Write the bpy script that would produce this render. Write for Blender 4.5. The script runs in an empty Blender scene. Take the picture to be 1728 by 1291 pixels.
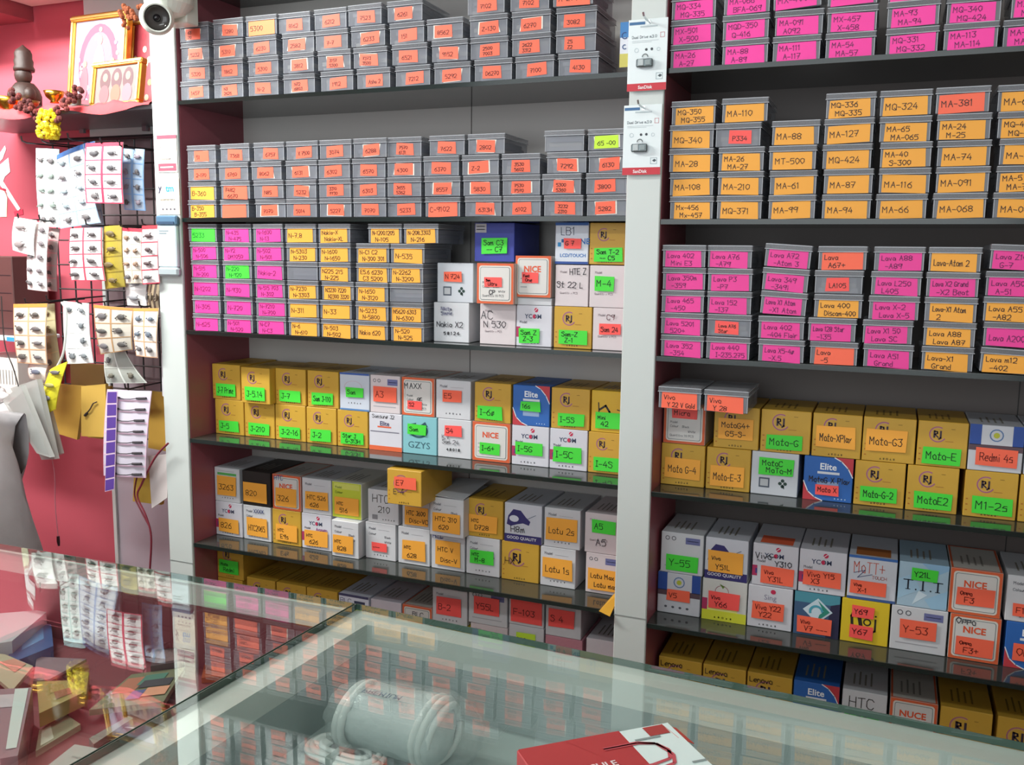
import bpy, math, random
from mathutils import Vector, Matrix
random.seed(7)
PI = math.pi
S = bpy.context.scene
C = S.collection

# ---------------------------------------------------------------- camera
F_PX, YAW, PITCH, ROLL = 1560.0, 0.38909, 0.137448, 0.0126
CAM = Vector((0.0, -1.5, 1.5))
_f = Vector((-math.sin(YAW)*math.cos(PITCH), math.cos(YAW)*math.cos(PITCH), -math.sin(PITCH)))
_r = Vector((math.cos(YAW), math.sin(YAW), 0.0))
_u = _r.cross(_f)
RT = _r*math.cos(ROLL) + _u*math.sin(ROLL)
UP = -_r*math.sin(ROLL) + _u*math.cos(ROLL)
cam = bpy.data.objects.new('camera', bpy.data.cameras.new('camera'))
C.objects.link(cam)
M = Matrix.Identity(4)
for i, v in enumerate((RT, UP, -_f)):
    M[0][i], M[1][i], M[2][i] = v
M.translation = CAM
cam.matrix_world = M
cam.data.sensor_width = 36.0
cam.data.lens = F_PX*36.0/1728.0
cam.data.clip_start = 0.02
S.camera = cam

# ---------------------------------------------------------------- world, lamps, exposure
w = bpy.data.worlds.new('daylight'); S.world = w; w.use_nodes = True
bg = w.node_tree.nodes['Background']
bg.inputs[0].default_value = (0.86, 0.95, 1.0, 1)
bg.inputs[1].default_value = 0.36
S.view_settings.view_transform = 'Standard'
S.view_settings.look = 'None'
S.view_settings.gamma = 1.0
S.view_settings.exposure = 0.0
S.view_settings.use_curve_mapping = False
def area(name, loc, aim, sx, sy, power, col):
    d = bpy.data.lights.new(name, 'AREA'); d.shape = 'RECTANGLE'; d.size = sx; d.size_y = sy
    d.energy = power; d.color = col
    o = bpy.data.objects.new(name, d); C.objects.link(o); o.location = loc
    o.rotation_euler = (Vector(aim)-Vector(loc)).to_track_quat('-Z', 'Y').to_euler()
    return o
LAMPS = [('tube_glow', (-2.00, -0.60, 2.33), (-1.95, 0.15, 1.5), 1.2, 0.10, 46, (0.97, 1.0, 0.96)),
         ('tube_glow', (-0.35, -1.9, 2.60), (-0.4, -0.2, 1.3), 1.2, 0.10, 9, (0.93, 1.0, 1.0)),  # unseen second tube, added behind the camera as weaker fill
         ('shopfront_daylight', (-0.8, -3.1, 1.75), (-0.9, 0, 1.45), 2.6, 1.5, 31, (0.92, 0.97, 1.0))]
for a in LAMPS: area(*a)

# ---------------------------------------------------------------- helpers
def ray(u, v): return _f + RT*((u-864.0)/F_PX) - UP*((v-645.5)/F_PX)
def onY(u, v, Y=0.0):
    d = ray(u, v); return CAM + d*((Y-CAM.y)/d.y)
def onZ(u, v, Z):
    d = ray(u, v); return CAM + d*((Z-CAM.z)/d.z)

def lin(c):
    if isinstance(c, str):
        c = [int(c[i:i+2], 16)/255.0 for i in (0, 2, 4)]
    return tuple(x/12.92 if x <= 0.04045 else ((x+0.055)/1.055)**2.4 for x in c) + (1,)

MATS = {}
def mat(name, col='808080', rough=0.5, metal=0.0, spec=0.5, noise=0.0, scale=20.0, bump=0.0, emit=0.0, coat=0.0):
    if name in MATS: return MATS[name]
    m = bpy.data.materials.new(name); m.use_nodes = True
    nt = m.node_tree; b = nt.nodes['Principled BSDF']
    b.inputs['Base Color'].default_value = lin(col)
    b.inputs['Roughness'].default_value = rough
    b.inputs['Metallic'].default_value = metal
    b.inputs['Specular IOR Level'].default_value = spec
    if coat: b.inputs['Coat Weight'].default_value = coat
    if emit:
        b.inputs['Emission Color'].default_value = lin(col); b.inputs['Emission Strength'].default_value = emit
    if noise or bump:
        tc = nt.nodes.new('ShaderNodeTexCoord'); n = nt.nodes.new('ShaderNodeTexNoise')
        n.inputs['Scale'].default_value = scale; n.inputs['Detail'].default_value = 4
        nt.links.new(tc.outputs['Object'], n.inputs['Vector'])
        if noise:
            mx = nt.nodes.new('ShaderNodeMix'); mx.data_type = 'RGBA'
            c = lin(col)
            mx.inputs[6].default_value = tuple(x*(1-noise) for x in c[:3])+(1,)
            mx.inputs[7].default_value = tuple(min(1, x*(1+noise)) for x in c[:3])+(1,)
            nt.links.new(n.outputs['Fac'], mx.inputs[0]); nt.links.new(mx.outputs[2], b.inputs['Base Color'])
        if bump:
            bp = nt.nodes.new('ShaderNodeBump'); bp.inputs['Strength'].default_value = bump; bp.inputs['Distance'].default_value = 0.004
            nt.links.new(n.outputs['Fac'], bp.inputs['Height']); nt.links.new(bp.outputs[0], b.inputs['Normal'])
    MATS[name] = m
    return m

def clear(name, col, fac, rough=0.2, spec=0.5, tint='FFFFFF', bump=0.0):
    """see-through plastic: part clear, part milky"""
    if name in MATS: return MATS[name]
    m = mat(name, col, rough, spec=spec, bump=bump, scale=60)
    nt = m.node_tree; b = nt.nodes['Principled BSDF']; out = nt.nodes['Material Output']
    t = nt.nodes.new('ShaderNodeBsdfTransparent'); t.inputs[0].default_value = lin(tint)
    mx = nt.nodes.new('ShaderNodeMixShader'); mx.inputs[0].default_value = fac
    nt.links.new(t.outputs[0], mx.inputs[1]); nt.links.new(b.outputs[0], mx.inputs[2]); nt.links.new(mx.outputs[0], out.inputs[0])
    return m

def glassy(name, tint, gain, rough=0.0):
    """thin sheet glass: clear body with Fresnel reflection of its two faces"""
    m = bpy.data.materials.new(name); m.use_nodes = True; nt = m.node_tree
    nt.nodes.remove(nt.nodes['Principled BSDF']); out = nt.nodes['Material Output']
    t = nt.nodes.new('ShaderNodeBsdfTransparent'); t.inputs[0].default_value = lin(tint)
    g = nt.nodes.new('ShaderNodeBsdfGlossy'); g.inputs['Roughness'].default_value = rough
    g.inputs['Color'].default_value = (0.95, 1, 0.98, 1)
    fr = nt.nodes.new('ShaderNodeFresnel'); fr.inputs[0].default_value = 1.5
    mu = nt.nodes.new('ShaderNodeMath'); mu.operation = 'MULTIPLY'; mu.inputs[1].default_value = gain; mu.use_clamp = True
    mx = nt.nodes.new('ShaderNodeMixShader')
    ge = nt.nodes.new('ShaderNodeNewGeometry'); mr = nt.nodes.new('ShaderNodeMapRange')
    mr.inputs[3].default_value = 1.5; mr.inputs[4].default_value = 1/1.5
    nt.links.new(ge.outputs['Backfacing'], mr.inputs[0]); nt.links.new(mr.outputs[0], fr.inputs[0])
    nt.links.new(fr.outputs[0], mu.inputs[0]); nt.links.new(mu.outputs[0], mx.inputs[0])
    nt.links.new(t.outputs[0], mx.inputs[1]); nt.links.new(g.outputs[0], mx.inputs[2]); nt.links.new(mx.outputs[0], out.inputs[0])
    MATS[name] = m
    return m

def ink(hexcol, rough=0.55):
    return mat('print_'+hexcol, hexcol, rough)

class MB:
    def __init__(s): s.v = []; s.f = []; s.m = []; s.mats = []
    def mi(s, m):
        if isinstance(m, str): m = ink(m)
        if m not in s.mats: s.mats.append(m)
        return s.mats.index(m)
    def add(s, vs, fs, m):
        k = s.mi(m); n = len(s.v); s.v += [tuple(v) for v in vs]
        for f in fs: s.f.append(tuple(n+i for i in f)); s.m.append(k)
    def box(s, x0, x1, y0, y1, z0, z1, m, c=0.0):
        if c <= 0:
            vs = [(x, y, z) for x in (x0, x1) for y in (y0, y1) for z in (z0, z1)]
            s.add(vs, [(0,1,3,2),(4,6,7,5),(0,4,5,1),(2,3,7,6),(0,2,6,4),(1,5,7,3)], m); return
        P = ((x0,x1),(y0,y1),(z0,z1)); vs = []; idx = {}
        for sx in (0,1):
            for sy in (0,1):
                for sz in (0,1):
                    sg = (sx,sy,sz)
                    for a in range(3):   # vertex lying on the face of axis a
                        p = []
                        for b in range(3):
                            q = P[b][sg[b]]
                            if b != a: q += c if sg[b] == 0 else -c
                            p.append(q)
                        idx[(sg,a)] = len(vs); vs.append(tuple(p))
        fs = []
        for a in range(3):
            b, d = [(1,2),(2,0),(0,1)][a]
            for sa in (0,1):
                loop = []
                for sb, sd in ((0,0),(1,0),(1,1),(0,1)):
                    sg = [0,0,0]; sg[a]=sa; sg[b]=sb; sg[d]=sd; loop.append(idx[(tuple(sg),a)])
                fs.append(tuple(loop if sa else loop[::-1]))
            # edges running along axis a
            for sb in (0,1):
                for sd in (0,1):
                    l = []
                    for sa, ax in ((0,b),(1,b),(1,d),(0,d)):
                        sg=[0,0,0]; sg[a]=sa; sg[b]=sb; sg[d]=sd; l.append(idx[(tuple(sg),ax)])
                    fs.append(tuple(l if sb==sd else l[::-1]))
        for sx in (0,1):
            for sy in (0,1):
                for sz in (0,1):
                    l = [idx[((sx,sy,sz),a)] for a in range(3)]
                    fs.append(tuple(l if (sx+sy+sz)%2 else l[::-1]))
        s.add(vs, fs, m)
    def poly(s, pts, y, m):     # flat shape on a front face (x, z)
        s.add([(p[0], y, p[1]) for p in pts], [tuple(range(len(pts)))], m)
    def rect(s, x0, z0, x1, z1, y, m): s.poly([(x0,z0),(x1,z0),(x1,z1),(x0,z1)], y, m)
    def ell(s, cx, cz, rx, rz, y, m, n=20): s.poly([(cx+rx*math.cos(2*PI*i/n), cz+rz*math.sin(2*PI*i/n)) for i in range(n)], y, m)
    def ring(s, cx, cz, r, wd, y, m, a0=0, a1=360, n=24, sz=1.0):
        vs = []; fs = []
        for i in range(n+1):
            a = math.radians(a0+(a1-a0)*i/n)
            for q in (r-wd/2, r+wd/2): vs.append((cx+q*math.cos(a), y, cz+q*sz*math.sin(a)))
        for i in range(n): fs.append((2*i,2*i+1,2*i+3,2*i+2))
        s.add(vs, fs, m)
    def stroke(s, pts, wd, y, m):
        for a, b in zip(pts, pts[1:]):
            dx, dz = b[0]-a[0], b[1]-a[1]; L = math.hypot(dx, dz)
            if L < 1e-7: continue
            ex, ez = dx/L*wd*0.4, dz/L*wd*0.4; nx, nz = -dz/L*wd/2, dx/L*wd/2
            s.poly([(a[0]-ex+nx,a[1]-ez+nz),(a[0]-ex-nx,a[1]-ez-nz),(b[0]+ex-nx,b[1]+ez-nz),(b[0]+ex+nx,b[1]+ez+nz)], y, m)
    def tube(s, pts, r, m, n=8, cap=True):
        pts = [Vector(p) for p in pts]; rs = r if isinstance(r, (list, tuple)) else [r]*len(pts)
        vs = []; up = Vector((0,0,1)); prev = None
        for i, p in enumerate(pts):
            t = (pts[min(i+1,len(pts)-1)]-pts[max(i-1,0)]).normalized()
            if prev is None:
                a = t.cross(up) if abs(t.z) < 0.95 else t.cross(Vector((1,0,0)))
            else: a = prev - t*prev.dot(t)
            a.normalize(); prev = a; b = t.cross(a)
            for k in range(n):
                an = 2*PI*k/n; vs.append(p + (a*math.cos(an)+b*math.sin(an))*rs[i])
        fs = [(i*n+k, i*n+(k+1)%n, (i+1)*n+(k+1)%n, (i+1)*n+k) for i in range(len(pts)-1) for k in range(n)]
        if cap: fs += [tuple(range(n))[::-1], tuple((len(pts)-1)*n+k for k in range(n))]
        s.add(vs, fs, m)
    def lathe(s, prof, m, n=24, axis='z', o=(0,0,0), cap=True):
        vs = []
        for r, h in prof:
            for k in range(n):
                a = 2*PI*k/n; c, d = r*math.cos(a), r*math.sin(a)
                vs.append({'z':(o[0]+c,o[1]+d,o[2]+h),'y':(o[0]+d,o[1]+h,o[2]+c),'x':(o[0]+h,o[1]+c,o[2]+d)}[axis])
        fs = [(i*n+k, i*n+(k+1)%n, (i+1)*n+(k+1)%n, (i+1)*n+k) for i in range(len(prof)-1) for k in range(n)]
        if cap and prof[0][0] > 1e-5: fs.append(tuple(range(n))[::-1])
        if cap and prof[-1][0] > 1e-5: fs.append(tuple((len(prof)-1)*n+k for k in range(n)))
        s.add(vs, fs, m)
    def blob(s, c, r, m, n=8, k=5):
        prof = [(max(1e-4, math.sin(PI*i/k)), -math.cos(PI*i/k)) for i in range(k+1)]
        n0 = len(s.v); s.lathe(prof, m, n)
        for i in range(n0, len(s.v)):
            p = s.v[i]; s.v[i] = (c[0]+p[0]*r[0], c[1]+p[1]*r[1], c[2]+p[2]*r[2])
    def mesh(s, name):
        me = bpy.data.meshes.new(name); me.from_pydata(s.v, [], s.f)
        for m in s.mats: me.materials.append(m)
        me.polygons.foreach_set('material_index', s.m); me.update()
        return me
    def build(s, name, parent=None, loc=None, smooth=False):
        me = s.mesh(name)
        if smooth: me.polygons.foreach_set('use_smooth', [True]*len(me.polygons))
        return place(name, me, parent, loc)

def place(name, me, parent=None, loc=None):
    o = bpy.data.objects.new(name, me); C.objects.link(o)
    if parent: o.parent = parent
    if loc is not None: o.location = loc
    return o
def tag(o, label, cat, group=None):
    o['label'] = label; o['category'] = cat
    if group: o['group'] = group
    return o
def thing(name, label, cat, loc=(0,0,0), rot=(0,0,0), group=None):
    o = bpy.data.objects.new(name, None); C.objects.link(o); o.empty_display_size = 0.02
    o.location = loc; o.rotation_euler = rot
    return tag(o, label, cat, group)
def struct(o): o['kind'] = 'structure'; return o

# ---------------------------------------------------------------- handwriting strokes (4 wide, 6 high)
G = {}
def gl(ch, wdt, *strokes): G[ch] = (wdt, [[(float(p[0])/1, float(p[1])) for p in st] for st in strokes])
def P(t): return [(int(t[i], 16)/2.0, int(t[i+1], 16)/2.0) for i in range(0, len(t), 2)]
gl('0', 4, P('4C1A06144084868A4C'))
gl('1', 2, P('0A2C20')); gl('2', 4, P('0A2C6C8A760080')); gl('3', 4, P('0C8C476784602002'))
gl('4', 4, P('5C0484'), P('6860')); gl('5', 4, P('8C1C076884826010')); gl('6', 4, P('7C2804207083672705'))
gl('7', 4, P('0C8C30'), P('1666')); gl('8', 4, P('4C0A177582400215778A4C')); gl('9', 4, P('8A4C0A0846898C60'))
gl('A', 4, P('004C80'), P('2565')); gl('B', 4, P('000C6C8A6707'), P('67846000'))
gl('C', 4, P('8A6C2C0903206082')); gl('D', 4, P('000C4C88844000')); gl('E', 4, P('8C0C0080'), P('0666'))
gl('F', 4, P('8C0C00'), P('0666')); gl('G', 4, P('8A4C09032060836545')); gl('H', 4, P('0C00'), P('8C80'), P('0686'))
gl('I', 2, P('0C4C'), P('2C20'), P('0040')); gl('J', 3, P('2C8C'), P('6C614002')); gl('K', 4, P('0C00'), P('8C0680'))
gl('L', 3, P('0C0060')); gl('M', 5, P('000C468C80')); gl('N', 4, P('000C808C')); gl('O', 4, P('4C1A06144084868A4C'))
gl('P', 4, P('000C6C8A6606')); gl('Q', 4, P('4C0A0240808A4C'), P('4480')); gl('R', 4, P('000C6C8A6606'), P('4680'))
gl('S', 4, P('8A6C2C0A286784602002')); gl('T', 4, P('0C8C'), P('4C40')); gl('U', 4, P('0C022060828C'))
gl('V', 4, P('0C408C')); gl('W', 5, P('0C2046608C')); gl('X', 4, P('0C80'), P('008C')); gl('Y', 4, P('0C468C'), P('4640'))
gl('Z', 4, P('0C8C0080')); gl('-', 3, P('0565')); gl('+', 4, P('0686'), P('4A42')); gl('.', 1, P('0011')); gl(' ', 2); gl('/', 3, P('006C')); gl(',', 1, P('1100'))
gl('a', 3, P('662703206266'), P('6660')); gl('b', 3, P('0C00606507')); gl('c', 3, P('6727032061')); gl('d', 3, P('6C6020032766'))
gl('e', 3, P('04646827032060')); gl('f', 2, P('4C2A20'), P('0848')); gl('g', 3, P('6828042064'), P('6800')); gl('h', 3, P('0C00'), P('05286660'))
gl('i', 1, P('1710'), P('1A1B')); gl('j', 2, P('272000')); gl('k', 3, P('0C00'), P('670460')); gl('l', 1, P('1C10')); gl('m', 4, P('0007'), P('06274340'), P('466880'))
gl('n', 3, P('0700'), P('05286660')); gl('o', 3, P('38060320606638')); gl('p', 3, P('0800'), P('08686404')); gl('r', 3, P('0800'), P('042868')); gl('s', 3, P('682805646000'))
gl('t', 3, P('3C2060'), P('0868')); gl('u', 3, P('070220616760')); gl('v', 3, P('073067')); gl('x', 3, P('0760'), P('0067')); gl('y', 3, P('0734'), P('6700'))

def write(mb, text, x, z, hgt, y, m, wd=None, rot=0.0, maxw=None, jit=0.25):
    """pen strokes; x,z = left end of the base line"""
    k = hgt/6.0
    tot = sum(G.get(c, G['x'])[0]+1.3 for c in text)*k
    kx = k
    if maxw and tot > maxw: kx = k*maxw/tot
    wd = wd or hgt*0.13
    cr, sr = math.cos(rot), math.sin(rot); cx = 0.0
    for c in text:
        wdt, sts = G.get(c, G['x'])
        for st in sts:
            q = []
            for p in st:
                a = cx + (p[0]+random.uniform(-jit, jit)*0.6)*kx; b = (p[1]+random.uniform(-jit, jit))*k
                q.append((x+a*cr-b*sr, z+a*sr+b*cr))
            mb.stroke(q, wd, y, m)
        cx += (wdt+1.3)*kx

_TC = {}
def printed(mb, text, cx, cz, hgt, y, m, bold=0.0, maxw=None, sx=1.0, rot=0.0):
    """printed lettering, centred on cx, cz"""
    key = (text, bold)
    if key not in _TC:
        cu = bpy.data.curves.new('t', 'FONT'); cu.body = text; cu.offset = bold; cu.resolution_u = 2
        o = bpy.data.objects.new('t', cu); me = bpy.data.meshes.new_from_object(o)
        vs = [(v.co.x, v.co.y) for v in me.vertices]; fs = [tuple(p.vertices) for p in me.polygons]
        bpy.data.objects.remove(o); bpy.data.curves.remove(cu); bpy.data.meshes.remove(me)
        if not vs: vs, fs = [(0,0),(1,0),(0,1)], []
        x0 = min(v[0] for v in vs); x1 = max(v[0] for v in vs); z0 = min(v[1] for v in vs); z1 = max(v[1] for v in vs)
        _TC[key] = ([((v[0]-(x0+x1)/2)/(z1-z0), (v[1]-(z0+z1)/2)/(z1-z0)) for v in vs], fs, (x1-x0)/(z1-z0))
    vs, fs, asp = _TC[key]
    kx = hgt*sx
    if maxw and asp*kx > maxw: kx = maxw/asp
    c, s_ = math.cos(rot), math.sin(rot)
    mb.add([(cx+a*kx*c-b*hgt*s_, y, cz+a*kx*s_+b*hgt*c) for a, b in vs], fs, m)
# ---------------------------------------------------------------- room
WHITE = mat('white_laminate', 'CBD2CF', 0.38, noise=0.03, scale=6)
CREAMWALL = mat('cream_paint', 'E4E2DA', 0.6, noise=0.04, scale=5)
REDWALL = mat('red_laminate', 'BC5764', 0.4, noise=0.05, scale=4)
SIDERED = mat('maroon_laminate', '97505A', 0.42, noise=0.08, scale=6)
BACKGREY = mat('grey_laminate', 'BDBAB6', 0.5, noise=0.05, scale=5)
BACKDARK = mat('dark_grey_laminate', '5E5653', 0.5, noise=0.06, scale=5)
LILAC = mat('lilac_grey_laminate', 'B9AEB8', 0.45, noise=0.04, scale=5)
BLACKGLASS = mat('black_shelf_glass', '3A3E3B', 0.07, spec=0.9)
EDGE = mat('dark_green_glass_edge', '1B2422', 0.15, spec=0.6)
DARK = mat('matte_black_metal', '262324', 0.4)
CHROME = mat('chrome', 'C8CCCC', 0.2, metal=1.0)
BRASS = mat('brass', 'C9963C', 0.25, metal=1.0)
FLOOR = mat('floor_tile', 'A39D92', 0.3, noise=0.1, scale=3)

def plate(name, x0, x1, y0, y1, z0, z1, m, parent=None, c=0.0):
    mb = MB(); mb.box(x0, x1, y0, y1, z0, z1, m, c); return mb.build(name, parent)
struct(plate('floor', -3.0, 1.6, -3.4, 0.4, -0.05, 0.0, FLOOR))
struct(plate('ceiling', -3.0, 1.6, -3.4, 0.4, 2.75, 2.8, CREAMWALL))
struct(plate('wall_left', -3.05, -3.0, -3.4, 0.4, 0.0, 2.75, REDWALL))
struct(plate('wall_right', 1.6, 1.65, -3.4, 0.4, 0.0, 2.75, CREAMWALL))
# the wall behind the shelves: red laminate on the left, a pale panel beside the post
mb = MB(); mb.box(-3.0, -1.78, 0.22, 0.25, 0, 2.75, REDWALL); mb.box(-1.78, 1.6, 0.22, 0.25, 0, 2.75, LILAC)
struct(mb.build('wall_back'))
struct(plate('trim_1', -1.80, -1.35, 0.212, 0.2199, 1.74, 2.75, WHITE))
struct(plate('trim_2', -1.786, -1.776, 0.214, 0.2199, 0.0, 1.74, WHITE))

# loft over the left corner (its cream underside shows at the very top of the picture)
mb = MB(); mb.box(-1.965, -1.42, 0.0, 0.2115, 2.078, 2.12, CREAMWALL); mb.box(-2.9, -1.97, 0.0, 0.2185, 2.045, 2.30, SIDERED)
struct(mb.build('trim_3'))

SH = {'A': 1.7950, 'B': 1.5651, 'C': 1.3377, 'D': 1.1109, 'E': 0.8850, 'F': 0.649,
      'P': 1.7962, 'X': 2.026, 'Q': 1.5598, 'R': 1.3364, 'S': 1.1058, 'T': 0.8726, 'U': 0.634}  # X: unseen board above the top row, added to shade the back panels
TH = 0.008
def unit(label, x0, x1, rows, backm, sidem, seams):
    t = thing('shelving_unit', label, 'shelving', (x0, 0.1, 0.0))
    def pl(name, a, b, c, d, e, f, m, cc=0.0):
        o = plate(name, a, b, c, d, e, f, m, None, cc); o.parent = t; o.matrix_parent_inverse = Matrix.Translation((-x0, -0.1, 0)); return o
    pl('side_panel', x0-0.006, x0, 0.004, 0.20, 0.0, 2.70, sidem)
    pl('side_panel', x1, x1+0.006, 0.004, 0.20, 0.0, 2.70, sidem)
    mb = MB(); mb.box(x0, x1, 0.200, 0.208, 0.0, 2.70, backm)
    for s in seams: mb.box(s-0.0008, s+0.0008, 0.1990, 0.2001, 0.0, 2.70, '5E5A58' if backm is BACKGREY else '2A2726')
    o = mb.build('back_panel', t); o.matrix_parent_inverse = Matrix.Translation((-x0, -0.1, 0))
    for r in rows:
        z = SH[r]; mb = MB()
        mb.box(x0+0.0005, x1-0.0005, 0.0015, 0.199, z-TH, z, BLACKGLASS)
        mb.box(x0+0.0005, x1-0.0005, -0.0005, 0.0015, z-TH, z-0.0004, EDGE)
        o = mb.build('shelf_board', t); o.matrix_parent_inverse = Matrix.Translation((-x0, -0.1, 0))
    return t
XL0, XL1, XR0, XR1 = -1.3405, -0.4150, -0.3580, 0.56
LU = unit('grey-backed shelving bay left of the middle white post, with black glass shelves', XL0, XL1, 'XABCDEF', BACKGREY, SIDERED, (-0.79,))
RU = unit('dark-backed shelving bay right of the middle white post, with black glass shelves', XR0, XR1, 'XPQRSTU', BACKDARK, SIDERED, (0.20,))
def post(x0, x1, label):
    mb = MB(); mb.box(x0, x1, -0.004, 0.0035, 0.0, 2.70, WHITE, 0.0015)
    mb.box(x0-0.0002, x1+0.0002, -0.0046, -0.0038, 0.880 if x0 > -1 else 0.84, 0.882 if x0 > -1 else 0.842, '8E9492')
    return tag(mb.build('shelf_post'), label, 'post')
post(-1.4042, -1.3415, 'white laminate post left of the grey-backed shelves, with payment stickers')
post(-0.4155, -0.3585, 'white laminate post between the two shelving bays')

# ---------------------------------------------------------------- clear plastic cases
CASEB = clear('clear_case_body', '9DA1AA', 0.50, 0.2)
CASEL = clear('clear_case_lid', '9A9CA2', 0.46, 0.18)
RIM_GLINT = mat('case_rim_glint', 'B4B8BE', 0.25)  # lighter tone paints a highlight onto the lid rims and body edges
STUFF = [mat('stock_%d' % i, c, 0.5, noise=0.22, scale=25) for i, c in enumerate(('70747E', '84878E', '96958F', '666B7C'))]
CW, CH, CD = 0.071, 0.0360, 0.112
CASE_ME = {}
def case_meshes(h):
    k = round(h, 4)
    if k in CASE_ME: return CASE_ME[k]
    b = MB(); b.box(0.0012, CW-0.0012, 0.0013, CD-0.0013, 0.0, h-0.0095, CASEB, 0.0010)
    for a in (0.0014, CW-0.0022): b.box(a, a+0.0008, 0.0009, 0.0013, 0.0008, h-0.0098, RIM_GLINT)  # thin light strips: vertical glints painted on the front edges
    l = MB(); l.box(0.0, CW, 0.0, CD, h-0.0093, h-0.0004, CASEL, 0.0010)
    l.box(-0.0006, CW+0.0006, -0.0006, 0.0, h-0.0093, h-0.0084, RIM_GLINT); l.box(0.0006, CW-0.0006, -0.0004, 0.0, h-0.0018, h-0.0008, RIM_GLINT)
    l.box(CW, CW+0.0006, 0.0, CD, h-0.0093, h-0.0084, RIM_GLINT); l.box(CW, CW+0.0004, 0.0, CD, h-0.0018, h-0.0009, RIM_GLINT)
    l.box(0.004, CW-0.004, 0.004, CD-0.004, h-0.0004, h-0.0001, CASEL)
    cs = []
    for v in range(4):
        c = MB(); z = 0.0012; n = 3
        zz = h-0.0115
        for i in range(n):
            z1 = z+(zz-0.0012)/n
            j = random.uniform(0.003, 0.012); q = random.uniform(0.003, 0.012)
            c.box(0.0035+j*0.5, CW-0.0035-q*0.6, 0.004+q, CD-0.006, z, z1-0.0003, STUFF[(i+v) % 4], 0.0006); z = z1
        cs.append(c.mesh('contents'))
    CASE_ME[k] = (b.mesh('case_body'), l.mesh('case_lid'), cs)
    return CASE_ME[k]
STK = {'o': 'F8694C', 'O': 'FF6E50', 'y': 'F7AC3E', 'p': 'F0409C', 'g': '46DC3C', 'G': 'C8F03A', 'r': 'FF5A55', 'P': 'FF3EA8', 't': 'FF8E50'}
STM = {}
def stick(c):
    if c not in STM: STM[c] = mat('paper_'+c, STK[c], 0.55)
    return STM[c]
CNAME = {'o': 'small orange', 'O': 'large red-orange', 'y': 'amber', 'p': 'pink', 'P': 'bright pink', 'g': 'green', 'G': 'lime', 'r': 'small red', 't': 'light orange', 'n': ''}
PENB, PENN = ink('3A2420'), ink('2C3048')
def case_sticker(t, c, text, h, seed):
    rnd = random.Random(seed); mb = MB(); m = stick(c)
    big = c in 'OypgPt'
    if big:
        sw, sh = 0.0600+rnd.uniform(-.002, .001), min(0.0262, h-0.0096); cx = CW/2+rnd.uniform(-.002, .0015); z0 = 0.0004
    else:
        sw, sh = 0.0370+rnd.uniform(-.002, .002), 0.0205; cx = CW/2+rnd.uniform(-.004, .004); z0 = (h-0.0095-sh)/2+0.001
    if c == 'G': sw = 0.042
    tl = rnd.uniform(-0.0012, 0.0012)
    x0, x1 = cx-sw/2, cx+sw/2
    y = 0.00085
    pts = [(x0, z0-tl), (x1, z0+tl), (x1-rnd.uniform(0, .0015), z0+sh+tl), (x0+rnd.uniform(0, .0015), z0+sh-tl)]
    if not big and rnd.random() < 0.5:
        mb.poly([(p[0]+rnd.choice((-.002, .0025)), p[1]+rnd.choice((-.001, .001))) for p in pts], y+0.0004, 'E9E4D8')
    mb.poly(pts, y, m)
    pen = PENB if c in 'oOyrGt' else (ink('7A1C60') if c in 'pP' else ink('146A30'))
    ln = text.split('|') if text else []
    if ln and ln[0]:
        if big:
            hh = 0.0072 if len(ln) > 1 else 0.0084
            for i, s in enumerate(ln):
                zz = (z0+sh*0.56-i*sh*0.46) if len(ln) > 1 else z0+sh*0.32
                write(mb, s, x0+0.004+(0.006 if i else 0), zz, hh, y-0.0003, pen, wd=0.0010, rot=tl*1.5/sw, maxw=sw-0.013)
        else:
            hh = 0.0066 if len(ln) < 2 else 0.0052
            for i, s in enumerate(ln):
                write(mb, s, x0+0.006, z0+(0.0050 if len(ln) < 2 else 0.0105-i*0.0085), hh, y-0.0003, pen, wd=0.0009, rot=tl/sw, maxw=sw-0.010)
    o = mb.build('sticker', t)
    return o
ORD = ['first', 'second', 'third', 'fourth', 'fifth', 'sixth', 'seventh', 'eighth', 'ninth', 'tenth', 'eleventh', 'twelfth', 'thirteenth']
def lev(i, n):
    if n == 1: return 'single'
    if i == 0: return 'bottom'
    if i == n-1: return 'topmost'
    return ORD[i]+' from bottom'
NCASE = [0]
def make_case(x, y, z, h, c, text, label, group, tilt=0.0, yaw=0.0):
    b, l, cs = case_meshes(h)
    t = thing('plastic_case', label, 'plastic case', (x, y, z), (0, tilt, yaw), group)
    place('case_body', b, t); place('case_lid', l, t); place('contents', cs[NCASE[0] % 4], t)
    NCASE[0] += 1
    if c != 'n': case_sticker(t, c, text, h, NCASE[0])
    return t
def case_row(key, h, rowname, group, stacks, unitx):
    for si, (xs, items) in enumerate(stacks):
        if isinstance(xs, (int, float)): xs = [xs]*len(items)
        n = len(items); zt = SH[key]; prev = 0.0
        for i, it in enumerate(items):
            it = it.split(' ', 1); c = it[0]; text = it[1] if len(it) > 1 else ''
            tilt = 0.0
            if c[0] == '/': tilt = float(c[1:4])/100; c = c[4:]
            yaw = random.uniform(-0.02, 0.02)
            y = 0.003+random.uniform(0, 0.006)
            z = zt+0.0003
            if tilt > prev: z += CW*(math.sin(tilt)-math.sin(prev))
            x = pxx(xs[i], z, y)
            x = max(x, unitx+0.0038)
            cn = CNAME[c]
            lab = ('clear case with %s sticker, ' % cn if cn else 'clear case without sticker, ') + '%s, %s stack, %s' % (lev(i, n), ORD[si], rowname)
            prev = max(0.0, tilt)
            make_case(x, y, z, h, c, text, lab, group, tilt, yaw)
            zt = z+h
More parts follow.
